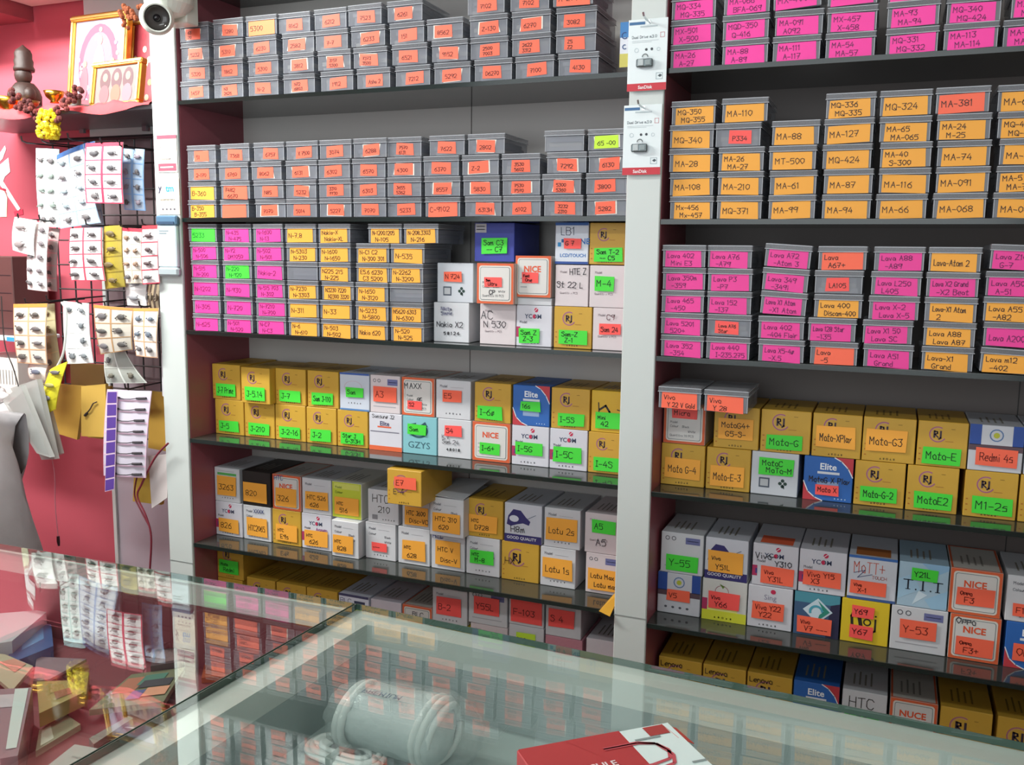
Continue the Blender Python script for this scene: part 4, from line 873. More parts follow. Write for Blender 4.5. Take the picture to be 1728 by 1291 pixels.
def frame_pic(label, u0, v0, u1, v1, Y, lean, rz, fw, art):
    x0, x1, z0, z1 = quadfront(u0, v0, u1, v1, Y); z0 = zs+.004; w, h = x1-x0, z1-z0
    t = thing('picture_frame', label, 'framed picture', (x0, Y, z0), (lean, 0, rz), 'framed pictures on the shrine shelf')
    mb = MB()
    for a, b, c, d in ((0, w, 0, fw), (0, w, h-fw, h), (0, fw, fw, h-fw), (w-fw, w, fw, h-fw)):
        mb.box(a, b, 0, .016, c, d, GOLD, .002); 
        mb.box(a+fw*.3*(b-a < fw*1.5), b-fw*.3*(b-a < fw*1.5), -.0025, 0, c+fw*.3*(d-c < fw*1.5), d-fw*.3*(d-c < fw*1.5), GOLD2, .001)
    mb.build('frame', t); mb = MB(); mb.box(fw*.9, w-fw*.9, .005, .012, fw*.9, h-fw*.9, card('A8889A')); art(mb, w, h, fw); mb.build('print', t); return t
def art_big(mb, w, h, f):
    y = .0045
    mb.rect(f, f, w-f, h-f, y, '96889C'); mb.ell(w*.5, h*.52, w*.34, h*.38, y-.0003, '82405A', 24); mb.ell(w*.5, h*.50, w*.26, h*.32, y-.0006, '94687A', 24)
    for k in range(26):
        a = rnd.uniform(0, 6.28); r = rnd.uniform(.25, .42); mb.ell(w*(.5+r*.9*math.cos(a)), h*(.5+r*math.sin(a)), w*.03, h*.025, y-.0009, rnd.choice(['6A4A66', 'C9D0DC', 'D88A7A', '8E6A8C', '5E6A72']), 8)
    mb.ell(w*.52, h*.46, w*.10, h*.24, y-.0012, 'B09C98', 14); mb.ell(w*.52, h*.74, w*.045, h*.05, y-.0015, 'B8987C', 12); mb.poly([(w*.38, h*.2), (w*.66, h*.2), (w*.57, h*.5), (w*.47, h*.5)], y-.0015, '8A5460')
    for sx in (.28, .76): mb.ell(w*sx, h*.33, w*.07, h*.17, y-.0012, '96525E', 12); mb.ell(w*sx, h*.52, w*.035, h*.035, y-.0015, 'A88468', 10)
    mb.rect(f, f, w-f, h*.17, y-.0012, '8A404C')
def art_small(mb, w, h, f):
    y = .0045; mb.rect(f, f, w-f, h-f, y, '7E6864')
    for i, sx in enumerate((.27, .50, .73)):
        mb.ell(w*sx, h*.60, w*.105, h*.24, y-.0003, '58343A', 14); mb.ell(w*sx, h*.66, w*.05, h*.09, y-.0006, '9C7C68', 12); mb.ell(w*sx, h*.30, w*.10, h*.20, y-.0006, ['8A4C52', '905844', '80606A'][i], 12)
def art_red(mb, w, h, f):
    y = .0045; mb.rect(f, f, w-f, h-f, y, '9E3440')
    for k in range(16): mb.ell(rnd.uniform(f*1.3, w-f*1.3), rnd.uniform(f*1.3, h-f*1.3), w*.07, h*.035, y-.0004, rnd.choice(['E0B090', 'C8C0B0', 'D88A5A', 'B83040']), 8)
frame_pic('large gilt-framed print leaning at the back of the shrine shelf', 104, 14, 206, 168, .125, -.13, -.04, .015, art_big)
frame_pic('red print in a gilt frame, right behind the small frame by the post', 209, 26, 262, 168, .150, -.12, -.02, .009, art_red)
frame_pic('small gilt-framed print of three figures in front of the large one', 146, 98, 240, 172, .040, -.16, -.10, .012, art_small)
# garland of dried orange flowers on the frame top right
mb = MB()
for k in range(26):
    p = onY(208+rnd.uniform(-7, 44), 18+rnd.uniform(-8, 14), .10); mb.blob(p, (.006, .006, .006), mat('dry_marigold', rnd.choice(['8A5426', '7A3E20']), .9), 6, 4)
for k in range(6):
    p = onY(213+rnd.uniform(-5, 5), 26+k*4.2, .105); mb.blob(p, (.005, .005, .005), mat('dry_marigold', '8A5426', .9), 6, 4)
tag(mb.build('dried_garland'), 'dried orange flower garland over the corner of the large gilt frame', 'garland')
# brown figure, brass bowls, lamp
x = onY(36, 150, .06).x
t = thing('idol_figure', 'dark brown rounded figure standing on the shrine shelf at left', 'statue', (x, .07, zs+.003))
IDOL = mat('dark_bronze', '36241F', .55, bump=.4, scale=50)
mb = MB(); mb.lathe([(.036, 0), (.040, .010), (.040, .020), (.034, .024)], IDOL, 24); mb.build('base', t, smooth=True)
mb = MB(); mb.lathe([(.033, .024), (.034, .045), (.030, .058), (.024, .066), (.019, .072)], IDOL, 20); mb.blob((-.026, -.010, .046), (.012, .014, .016), IDOL, 10, 6); mb.blob((.026, -.010, .046), (.012, .014, .016), IDOL, 10, 6); mb.blob((0, -.018, .036), (.024, .016, .010), IDOL, 10, 6); mb.build('seated_body', t, smooth=True)
mb = MB(); mb.blob((0, -.003, .088), (.019, .018, .021), IDOL, 14, 8); mb.lathe([(.0215, .098), (.0225, .104), (.0195, .110), (.0205, .120), (.0180, .126), (.0185, .136), (.0150, .144), (.0080, .149), (.0001, .156)], IDOL, 20); mb.build('crowned_head', t, smooth=True)
def bowl(label, u, v, Y, r, hh, m, dz=0.0):
    x = onY(u, v, Y).x; mb = MB(); mb.lathe([(r*.45, 0), (r*.35, hh*.15), (r*.8, hh*.5), (r, hh), (r*.93, hh), (r*.72, hh*.55), (.001, hh*.3)], m, 24)
    o = mb.build('brass_bowl', loc=(x, Y, zs+.004+dz), smooth=True); return tag(o, label, 'bowl', 'brass bowls on the shrine shelf')
bowl('brass bowl standing right of the brown figure on the shrine shelf', 91, 150, .01, .021, .024, BRASS, .012)
bowl('brass bowl at the far left of the shrine shelf, before the brown figure', 14, 160, .015, .034, .030, BRASS)
bowl('small brass bowl in front of the brown figure on the shrine shelf', 52, 158, -.002, .017, .017, mat('dull_brass', '8A6A44', .3, metal=.9))
x = onY(128, 150, .03).x; mb = MB(); mb.lathe([(.017, 0), (.018, .006), (.009, .012), (.010, .022), (.003, .030)], IDOL, 14); mb.tube([(.012, 0, .006), (.04, .0, .004), (.062, .002, .002)], [.004, .003, .0015], IDOL)
tag(mb.build('incense_holder', loc=(x, .03, zs+.004), smooth=True), 'dark incense holder with a long stem on the red cloth', 'incense holder')
# hanging garland of dark red flowers with a yellow flower tassel
t0 = onY(81, 200, -.03)
t = thing('flower_garland', 'dark red flower garland with a yellow tassel hanging from the shrine shelf', 'garland', (t0.x, -.03, t0.z))
mb = MB(); DRF = [mat('dry_red_flower_%d' % i, c, .9) for i, c in enumerate(('5A2422', '6E2E2A', '4A1E1E'))]
pts = [(18, 158, -.012), (30, 172, -.02), (44, 178, -.024), (58, 190, -.028), (72, 201, -.03), (86, 203, -.03), (95, 195, -.028), (104, 182, -.026), (114, 168, -.022), (124, 160, -.012), (135, 150, .0)]
for a, b in zip(pts, pts[1:]):
    for k in range(9):
        f = k/9; c = onY(a[0]+(b[0]-a[0])*f+rnd.uniform(-7, 7), a[1]+(b[1]-a[1])*f+rnd.uniform(-8, 8), a[2]+rnd.uniform(-.006, .006)); mb.blob((c.x-t0.x, c.y+.03, c.z-t0.z), (.0062, .006, .0058), rnd.choice(DRF), 6, 4)
mb.build('red_flowers', t)
mb = MB(); YF = [mat('yellow_marigold_%d' % i, c, .8) for i, c in enumerate(('F0D81E', 'E2C414', 'F6E640'))]
for k in range(150):
    z = rnd.random(); rr = (.0125+.008*math.sin(PI*z)) if z < .45 else .0105+.010*math.sin(PI*(z-.4)/.7); a = rnd.uniform(0, 6.28)
    c = onY(82, 186+z*48, -.03); mb.blob((c.x-t0.x+rr*math.cos(a), rr*math.sin(a), c.z-t0.z), (.0048, .0048, .0042), rnd.choice(YF), 6, 4)
mb.lathe([(.001, -.026), (.012, -.02), (.013, 0), (.010, .018), (.001, .024)], YF[0], 12, 'z', (onY(82, 208, -.03).x-t0.x, 0, onY(82, 208, -.03).z-t0.z)); mb.build('yellow_tassel', t)
mb = MB(); c = onY(82, 209, -.03); mb.lathe([(.0135, -.004), (.0150, 0), (.0135, .004)], mat('silver_thread', 'D8D8C8', .4), 14, 'z', (c.x-t0.x, 0, c.z-t0.z)); mb.build('silver_band', t)

# ---------------------------------------------------------------- wire grid with hooks
GY = 0.15
gx0, gx1 = onY(88, 232, GY).x, -1.4046; gz1 = onY(200, 233, GY).z; gz0 = onY(200, 735, GY).z
t = thing('wire_grid_rack', 'black wire grid on the left wall carrying strips of small packets', 'rack', (gx0, GY, gz0))
mb = MB(); n = 9
for i in range(n+1): x = (gx1-gx0)*i/n; mb.tube([(x, 0, 0), (x, 0, gz1-gz0)], .0020, DARK, 6)
for i in range(13): z = (gz1-gz0)*i/12; mb.tube([(0, -.003, z), (gx1-gx0, -.003, z)], .0020, DARK, 6)
mb.tube([(0, -.004, gz1-gz0), (gx1-gx0, -.004, gz1-gz0)], .005, DARK, 8)
mb.build('wire_mesh', t)
HOOKS = [(42, 240, 95), (76, 240, 100), (120, 235, 140), (175, 243, 190), (207, 248, 262), (36, 370, 62), (72, 372, 92), (150, 380, 175), (208, 383, 240), (245, 380, 268), (48, 512, 62), (84, 507, 100), (136, 512, 150), (182, 518, 192), (240, 517, 250), (216, 656, 222)]
for u, v, u2 in HOOKS:
    a = onY(u, v, -.005); b = Vector((a.x, GY, a.z+.004)); o = Vector((gx0, GY, gz0)); mb = MB()
    mb.tube([b-o, Vector((a.x, .0, a.z-.001))-o, Vector((a.x, -.012, a.z+.002))-o, Vector((a.x, -.014, a.z+.012))-o], .0018, DARK, 6); mb.build('hook', t)
mb = MB(); bx0, bx1 = onY(172, 300, .17).x, -1.4046
mb.box(bx0, bx1, .170, .176, onY(200, 640, .17).z, onY(220, 236, .17).z, mat('brown_grey_fill', '7C6C70', .5, noise=.1), .001)  # flat brown-grey panel filling the dark region behind the grid
tag(mb.build('dark_region_panel'), 'brown-grey panel filling the dark region behind the right part of the wire grid', 'board')
for i, (u, v) in enumerate(((138, 213), (244, 209))):
    c = onY(u, v, .2); mb = MB(); mb.box(-.007, .007, -.003, .006, -.016, .016, mat('hook_plate', '8A8488', .35, metal=.5), .001)
    mb.tube([(0, -.003, .006), (-.012, -.06, .010), (-.022, -.115, .016)], .0022, mat('hook_steel', '6E6A6E', .35, metal=.6), 6)
    tag(mb.build('wall_hook', loc=(c.x, .2, c.z)), 'steel peg hook on the wall under the shrine shelf, %s one' % ('left' if i == 0 else 'right'), 'hook', 'peg hooks under the shrine shelf')

# ---------------------------------------------------------------- strips of packets
BAGS = {}
def strip(name, label, pts, Y, cols, rows, base, line, item, hd=None, lw=.05, bulge=.006, cat='packet strip', group='packet strips hanging on the wire grid', seed=1, clearm=False, mode='jack', skip=()):
    """pts: picture corners tl, tr, br, bl on plane Y"""
    P4 = [onY(u, v, Y) for u, v in pts]; r = random.Random(seed)
    o = (P4[0]+P4[1])/2
    t = thing(name, label, cat, o, (0, 0, 0), group)
    def at(s, q, d=0.0):   # s across, q down
        a = P4[0].lerp(P4[1], s); b = P4[3].lerp(P4[2], s); p = a.lerp(b, q)-o
        return Vector((p.x, p.y-bulge*.6*math.sin(PI*s)-d-.006*math.sin(q*2.6), p.z))
    m = clear('sheet_'+base, base, .72, .2) if clearm else mat('sheet_'+base, base, .35)
    mb = MB(); nx, ny = 6, max(8, rows*3); vs = []; fs = []
    for sd in (0, .0012):
        for j in range(ny+1):
            for i in range(nx+1): vs.append(at(i/nx, j/ny, -sd))
    k = (nx+1)*(ny+1)
    for j in range(ny):
        for i in range(nx):
            a = j*(nx+1)+i; fs += [(a, a+nx+1, a+nx+2, a+1), (k+a, k+a+1, k+a+nx+2, k+a+nx+1)]
    for j in range(ny): a = j*(nx+1); fs += [(a, k+a, k+a+nx+1, a+nx+1), (a+nx, a+2*nx+1, k+a+2*nx+1, k+a+nx)]
    mb.add(vs, fs, m)
    def q4(s0, q0, s1, q1, d, mm):
        for k_ in range(6):
            a_, b_ = s0+(s1-s0)*k_/6, s0+(s1-s0)*(k_+1)/6
            if s1-s0 < .2:
                if k_: break
                a_, b_ = s0, s1
            mb.add([at(a_, q1, d), at(b_, q1, d), at(b_, q0, d), at(a_, q0, d)], [(0,1,2,3)], mm)
    h0 = .06 if hd else 0.0
    if hd: q4(0, 0, 1, h0, .0006, hd)
    for j in range(1, rows+1): 
        q = h0+(1-h0)*j/rows-.004; q4(0, q-.012*1.2, 1, min(1, q+.004), .0005, line)
    for i in range(cols+1):
        s = i/cols
        for j in range(ny): q4(max(0, s-lw/2), j/ny, min(1, s+lw/2), (j+1)/ny, .0004, line)
    mb.build('sheet', t)
    for i in range(cols):
        for j in range(rows):
            if (i, j) in skip: continue
            ib = MB()
            cs, cq = (i+.5)/cols, h0+(1-h0)*(j+.5)/rows; ww = .5/cols; hh = .5*(1-h0)/rows
            if mode == 'cable':
                pp = [at(cs+ww*a, cq+hh*b, .003) for a, b in ((-.35, .35), (-.1, .55), (.2, .52), (.5, .3))]
                ib.tube(pp, .0010, 'B', 6) if False else ib.tube(pp, .0011, ink('3A3438'), 6)
                ib.tube([at(cs+ww*.45, cq+hh*.35, .003), at(cs+ww*.85, cq+hh*.28, .003)], .0026, ink('2E2A30'), 6); ib.tube([at(cs-ww*.5, cq+hh*.25, .003), at(cs-ww*.3, cq+hh*.36, .003)], .0022, ink('2E2A30'), 6)
            else:
                c = at(cs, cq, .003); W = (P4[1]-P4[0]).length*ww; H = (P4[3]-P4[0]).length*hh; ic = ink(item if r.random() < .7 else '6A6668')
                c = c+Vector((r.uniform(-.2, .2)*W, 0, 0))
                ib.blob(c, (W*r.uniform(.34, .5), .0030, H*r.uniform(.28, .42)), ic, 9, 5)
                for _ in range(2):
                    a = r.choice((0, PI))+r.uniform(-.9, .9); e = c+Vector((W*.55*math.cos(a), -.001, H*.5*math.sin(a)))
                    ib.tube([c, c.lerp(e, .6)+Vector((0, 0, H*r.uniform(-.3, .3))), e], .0010, ic, 5); ib.blob(e, (.0022, .0016, .0016), ic, 6, 4)
            ib.build('cable' if mode == 'cable' else 'accessory', t)
    return t
strip('packet_strip', 'white strip with pale blue header, leftmost in the top row of the wire grid', [(61, 250), (100, 252), (104, 384), (70, 382)], .030, 2, 5, 'EFF4F2', 'BFE0DC', '8A9690', 'BFE6F0', seed=2)
strip('packet_strip', 'tilted blue-edged strip behind the red-lined sheet, top row of the grid', [(96, 262), (140, 243), (172, 376), (104, 386)], .020, 2, 5, 'E4E9F0', '9DB6D8', '8E9AA0', '3E6EB0', seed=3)
strip('packet_strip', 'blue-headed strip between the tilted strip and red-lined sheet, top row', [(133, 246), (160, 238), (178, 384), (140, 384)], .045, 1, 5, 'DCE8F2', 'AFC6E0', '9AA0A8', '4A78B4', seed=4)
strip('packet_strip', 'white sheet of packets with red lines and red header, top row of the grid', [(145, 242), (208, 240), (211, 344), (148, 343)], -.006, 2, 4, 'F3F0F1', 'D63C5C', '5A585C', 'C8304E', .06, seed=5)
strip('packet_strip', 'light blue clear strip at the right of the top row of the grid', [(209, 250), (244, 252), (248, 356), (212, 354)], .030, 2, 4, 'BFD2E8', '7FA4D0', '9A8E9A', None, .10, seed=6, clearm=True)
strip('packet_strip', 'short white sheet at the left end of the second row of the grid', [(25, 366), (62, 372), (60, 432), (24, 422)], -.010, 1, 2, 'F4F2F0', 'EDE8E6', '8E8484', None, seed=7)
strip('packet_strip', 'long white strip of small packets at left in the second row of the grid', [(50, 372), (83, 378), (82, 492), (49, 488)], .000, 2, 5, 'F2EFEC', 'F2D8D8', '7E767A', None, seed=8)
strip('packet_strip', 'narrow grey strip behind the long white strip, second row of the grid', [(82, 384), (101, 386), (98, 492), (82, 490)], .035, 1, 5, 'B9A8A6', 'D89AA0', '6A6062', None, seed=9)
strip('packet_strip', 'white sheet with red lines and bent corner, middle of the second row', [(118, 386), (172, 384), (180, 474), (122, 474)], .005, 2, 4, 'EFEAE8', 'D84A60', '544E50', None, .05, seed=10, bulge=.01)
strip('packet_strip', 'olive gold strip of packets in the second row of the grid', [(176, 382), (206, 380), (214, 484), (180, 488)], .015, 1, 4, 'AE9A3E', '8E7A2A', '6E5E3A', None, seed=11, bulge=.010)
strip('packet_strip', 'white sheet with red lines and red header by the post, second row', [(240, 381), (268, 380), (272, 478), (243, 480)], -.010, 1, 4, 'EAE2E2', 'C83A50', '5A4A4C', 'C8303E', seed=12)
strip('packet_strip', 'pale strip with printed lines between gold strip and the post, second row', [(207, 384), (241, 386), (243, 478), (215, 478)], .010, 2, 4, 'E8E0D4', 'D0C4B0', '9A7E6A', 'C02C42', seed=13)
strip('packet_strip', 'small white sheet with coiled bits under the pale strip', [(215, 462), (250, 466), (250, 516), (217, 515)], .030, 1, 2, 'F2F0EE', 'E8E4E0', '8A8A8E', None, seed=14)
strip('packet_strip', 'brown and cream bundle of packets beside the post above the third row', [(250, 480), (273, 480), (273, 522), (252, 522)], .025, 3, 1, 'B4A084', '5A4A40', '8A7A66', None, .14, seed=15)
strip('packet_strip', 'beige sheet with orange header at the left of the third row', [(23, 513), (80, 512), (82, 615), (32, 612)], -.012, 2, 4, 'E9E0D2', 'D9B08C', '5E5A56', 'F0964A', seed=16)
strip('packet_strip', 'single beige packet hanging under the orange-headed sheet at left', [(50, 612), (82, 614), (80, 642), (52, 638)], -.008, 1, 1, 'EFE6DC', 'E0C0B0', '6A7080', None, seed=17)
strip('packet_strip', 'yellowish clear strip behind the beige sheet at left, third row', [(70, 514), (92, 512), (106, 620), (78, 630)], .03, 1, 4, 'D8D0A8', 'C8B88A', 'A09070', None, seed=18, clearm=True)
strip('packet_strip', 'white sheet with faint packets, middle of the third row of the grid', [(107, 508), (150, 512), (160, 612), (116, 614)], .000, 2, 4, 'F1F3F0', 'E4EAE6', '7A8084', None, seed=19, skip=((0, 1), (0, 2)))
strip('packet_strip', 'grey-beige sheet with orange header, third row right of the white one', [(158, 514), (226, 520), (226, 590), (172, 598)], -.008, 2, 3, 'C9C2B6', 'B08A60', '52504E', 'EE8A44', .04, seed=20, bulge=.012)
strip('packet_strip', 'cream sheet with orange header by the post, third row of the grid', [(225, 520), (268, 520), (268, 604), (232, 600)], -.010, 2, 3, 'EFE9E2', 'E0B088', '6E7884', 'F09A50', .05, seed=21)
strip('packet_strip', 'clear grey strip with two packets under the grey-beige sheet', [(177, 594), (212, 594), (250, 646), (182, 646)], .012, 2, 2, 'B8BCB4', 'D4D8D2', '6A665A', None, seed=22, clearm=True, skip=((1, 0),))
strip('packet_strip', 'bright yellow packet strip hanging askew at the lower left of the grid', [(84, 624), (114, 610), (96, 690), (62, 712)], -.020, 1, 4, 'E6DC3A', 'D8CC2A', 'A8A060', None, seed=23, bulge=.010)
strip('cable_strip', 'purple and white strip of eight cable packets hanging low on the grid', [(181, 657), (256, 660), (248, 806), (177, 802)], -.020, 1, 8, 'D9D2E0', 'E6C2D8', '3A3438', None, .03, seed=24, mode='cable')
# purple left margin of the cable strip
P4 = [onY(u, v, -.034) for u, v in ((181, 660), (198, 660), (193, 826), (177, 830))]
mb = MB(); o = P4[0]; mb.add([p-o for p in P4]+[p-o+Vector((0, .0012, 0)) for p in P4], [(3,2,1,0), (4,5,6,7), (0,1,5,4), (2,3,7,6), (1,2,6,5), (3,0,4,7)], 'E0C4DC')
for j in range(8):
    a0, a1 = j/8+.008, (j+1)/8-.008
    q = [P4[0].lerp(P4[3], a1).lerp(P4[1].lerp(P4[2], a1), .04), P4[0].lerp(P4[3], a1).lerp(P4[1].lerp(P4[2], a1), .95), P4[0].lerp(P4[3], a0).lerp(P4[1].lerp(P4[2], a0), .95), P4[0].lerp(P4[3], a0).lerp(P4[1].lerp(P4[2], a0), .04)]
    mb.add([p-o+Vector((0, -.0004, 0)) for p in q], [(0,1,2,3)], '5C3F96')
tag(mb.build('purple_label_strip', loc=o), 'purple label column along the left edge of the cable strip', 'label strip')
def kraft(label, pts, Y, col, th=.008, cable=False):
    P4 = [onY(u, v, Y) for u, v in pts]; o = P4[0]
    t = thing('kraft_pouch', label, 'pouch', o, group='gold kraft pouches low on the grid')
    mb = MB(); mb.add([p-o for p in P4]+[p-o+Vector((0, th, 0)) for p in P4], [(3,2,1,0), (4,5,6,7), (0,1,5,4), (2,3,7,6), (1,2,6,5), (3,0,4,7)], card(col)); mb.build('pouch_body', t)
    if cable:
        c = (P4[0]+P4[1]+P4[2]+P4[3])/4-o; mb = MB(); mb.tube([c+Vector((-.018, -.003, -.006)), c+Vector((-.006, -.004, .004)), c+Vector((.004, -.004, .018)), c+Vector((.014, -.003, .022))], .0014, ink('3A3230'), 6); mb.tube([c+Vector((-.024, -.003, -.012)), c+Vector((-.016, -.003, -.005))], .0028, ink('2A2626'), 6); mb.build('cable', t)
kraft('gold kraft pouch behind the yellow strip, leftmost low on the grid', [(96, 648), (142, 652), (130, 742), (84, 728)], .050, 'C09A45')
kraft('gold kraft pouch behind the cable-fronted pouch, low on the grid', [(150, 652), (186, 652), (182, 742), (148, 738)], .050, 'B08C3C')
kraft('gold kraft pouch with a dark cable on its front, low on the grid', [(137, 652), (178, 648), (180, 738), (137, 736)], .020, 'CCA650', cable=True)
kraft('gold kraft pouch between the cable strip and the post', [(252, 660), (284, 664), (282, 762), (250, 756)], .050, 'B8913E')
kraft('dark gold packet behind the white sheet above the kraft pouches', [(118, 612), (176, 616), (176, 652), (120, 650)], .070, '7E6238')
kraft('yellow and white packet low beside the left post', [(226, 800), (280, 790), (272, 852), (224, 846)], .010, 'DDB84E')
mb = MB(); P4 = [onY(u, v, 0.0) for u, v in ((250, 770), (284, 766), (282, 840), (256, 858))]; o = P4[0]
mb.add([p-o for p in P4]+[p-o+Vector((0, .003, 0)) for p in P4], [(3,2,1,0), (4,5,6,7), (0,1,5,4), (2,3,7,6), (1,2,6,5), (3,0,4,7)], card('E4DAD8')); tag(mb.build('crumpled_packet', loc=o), 'crumpled white packet over the yellow one low beside the left post', 'packet')
mb = MB(); P4 = [onY(u, v, .01) for u, v in ((272, 596), (281, 598), (281, 672), (274, 668))]; o = P4[0]
mb.add([p-o for p in P4]+[p-o+Vector((0, .006, 0)) for p in P4], [(3,2,1,0), (4,5,6,7), (0,1,5,4), (2,3,7,6), (1,2,6,5), (3,0,4,7)], card('C9C6CC')); tag(mb.build('side_packet', loc=o), 'narrow silver packet edge hugging the left post', 'packet')
def cord(name, label, pts, Y, r, col, plug=None):
    mb = MB(); Q = [onY(u, v, Y if not isinstance(Y, list) else Y[i]) for i, (u, v) in enumerate(pts)]; F = []
    for i in range(len(Q)-1):
        p0, p1, p2, p3 = Q[max(i-1, 0)], Q[i], Q[i+1], Q[min(i+2, len(Q)-1)]
        for k in range(6):
            s = k/6; F.append(.5*((2*p1)+(p2-p0)*s+(2*p0-5*p1+4*p2-p3)*s*s+(3*p1-p0-3*p2+p3)*s**3))
    F.append(Q[-1]); o = Q[0]; t = thing(name, label, 'cable', o); mb.tube([f-o for f in F], r, mat('cord_'+col, col, .5), 6); mb.build('cord', t)
    if plug: pb = MB(); e = Q[-1]-o; pb.tube([e, e+Vector((0, 0, -.012)), e+Vector((.001, 0, -.022))], [.0032, .0036, .0022], mat('cord_'+plug, plug, .45), 8); pb.build('plug', t)
cord('hanging_cable', 'thin pink cable with a dark plug hanging against the red wall', [(84, 758), (92, 800), (93, 850), (98, 905)], -.035, .0011, 'D88A98', '3A1E24')
cord('hanging_cable', 'dark red cable looping down beside the left post', [(284, 748), (262, 772), (240, 815), (232, 838), (246, 870), (255, 905), (253, 960), (250, 990)], -.02, .0022, '7A2434')
cord('hanging_cable', 'thin dark red cable crossing the looped one beside the left post', [(232, 800), (227, 835), (238, 862), (252, 888)], -.01, .0018, '6E2230')
cord('hanging_cable', 'black cable running down at the far left past the white box', [(2, 500), (8, 580), (22, 620), (32, 655)], -.06, .0014, '3A3434')
cord('hanging_cable', 'clear white cable loop between the first and second sheets, third row', [(104, 510), (112, 530), (108, 590), (96, 620), (84, 640)], -.02, .0026, 'DDE2DC')

# ---------------------------------------------------------------- wall decals at the far left
def decal(name, label, parts, Y=.2185):
    mb = MB(); o = onY(parts[0][0][0][0], parts[0][0][0][1], Y)
    for pts, col in parts:
        q = [onY(u, v, Y)-o for u, v in pts]
        n = len(q); mb.add(q+[p+Vector((0, .0008, 0)) for p in q], [tuple(range(n))[::-1], tuple(range(n, 2*n))]+[(i, (i+1) % n, n+(i+1) % n, n+i) for i in range(n)], col)
    return tag(mb.build(name, loc=o), label, 'wall decal')
decal('wall_decal', 'white angular logo shapes on the pink wall at the far left', [([(0, 258), (8, 246), (10, 252), (4, 268), (0, 272)], 'F4EEF0'), ([(0, 278), (14, 266), (17, 290), (8, 298), (5, 306), (34, 352), (30, 356), (0, 312)], 'F4EEF0')])
decal('wall_decal', 'cream rounded patch with a red outline on the far left wall', [([(0, 320), (8, 323), (12, 334), (11, 366), (0, 366)], 'F4ECC8'), ([(0, 316), (10, 319), (14, 330), (10, 328), (7, 322), (0, 319)], 'C83A50')])
decal('wall_decal', 'small red mark under the white logo on the far left wall', [([(23, 357), (38, 353), (39, 362), (25, 364)], 'D0364E')])
def blk(name, label, cat, u0, v0, u1, v1, Y, dep, col, extra=None, c=.002, rough=.45):
    x0, x1, z0, z1 = quadfront(u0, v0, u1, v1, Y); w, h = x1-x0, z1-z0; mb = MB(); mb.box(0, w, 0, dep, 0, h, mat('b_'+col, col, rough, noise=.06, scale=20), c)
    if extra: extra(mb, w, h)
    t = thing(name, label, cat, (x0, Y, z0)); mb.build('body', t); return t
blk('dark_cabinet', 'dark brown cabinet at the far left edge behind the packets', 'cabinet', -60, 432, 23, 566, .08, .10, '5A3A38', lambda m, w, h: [m.rect(w*.05, h*(.1+.22*i), w*.96, h*(.11+.22*i), L(2), '2E2024') for i in range(4)])
blk('cyan_label_box', 'flat white box with a blue corner below the dark cabinet', 'box', -60, 567, 30, 574, .05, .12, 'DDE8EC', lambda m, w, h: m.rect(w*.8, 0, w, h, L(2), '3EA0D8'))
blk('white_cabinet', 'white box with a slotted grille at the far left edge', 'cabinet', -60, 604, 30, 668, .06, .12, 'E6E4DE', lambda m, w, h: [m.rect(w*(.68+.055*i), h*.35, w*(.69+.055*i), h*.72, L(2), '7A7672') for i in range(6)])
# fan of clear sleeves and a white plastic bag
SLV = clear('sleeve_clear', 'C6C8C4', .62, .15); 
for i, (pts, Y) in enumerate((([(18, 655), (62, 640), (92, 775), (70, 776)], -.05), ([(4, 676), (34, 650), (84, 772), (62, 765)], -.08), ([(60, 700), (80, 690), (100, 766), (88, 772)], -.02))):
    P4 = [onY(u, v, Y) for u, v in pts]; o = P4[0]; mb = MB()
    mb.add([p-o for p in P4]+[p-o+Vector((.004, .010, 0)) for p in P4], [(3,2,1,0), (4,5,6,7), (0,1,5,4), (2,3,7,6), (1,2,6,5), (3,0,4,7)], SLV); q = MB()
    t = thing('clear_sleeve', 'clear plastic sleeve fanned above the person, %s of three' % ('rightmost', 'front', 'back')[0 if i == 2 else (1 if i == 1 else 2)], 'sleeve', o, group='clear sleeves fanned above the person'); mb.build('sleeve', t)
    c = [(P4[k]-o)*.86+((P4[0]+P4[2])/2-o)*.14+Vector((.002, .004, 0)) for k in range(4)]; ib = MB(); ib.add(c+[p+Vector((0, .002, 0)) for p in c], [(3,2,1,0), (4,5,6,7), (0,1,5,4), (2,3,7,6), (1,2,6,5), (3,0,4,7)], '77736F'); ib.build('insert', t)
mb = MB(); r = random.Random(9)
for k in range(10):
    c = onY(r.uniform(-20, 18), r.uniform(652, 700), -.02+r.uniform(-.02, .02)); mb.blob(c, (r.uniform(.02, .035), .018, r.uniform(.014, .03)), clear('bag_white', 'ECEAEA', .8, .2, bump=.6), 10, 6)
tag(mb.build('plastic_bag', smooth=True), 'crumpled white plastic bag at the far left edge beside the sleeves', 'bag')
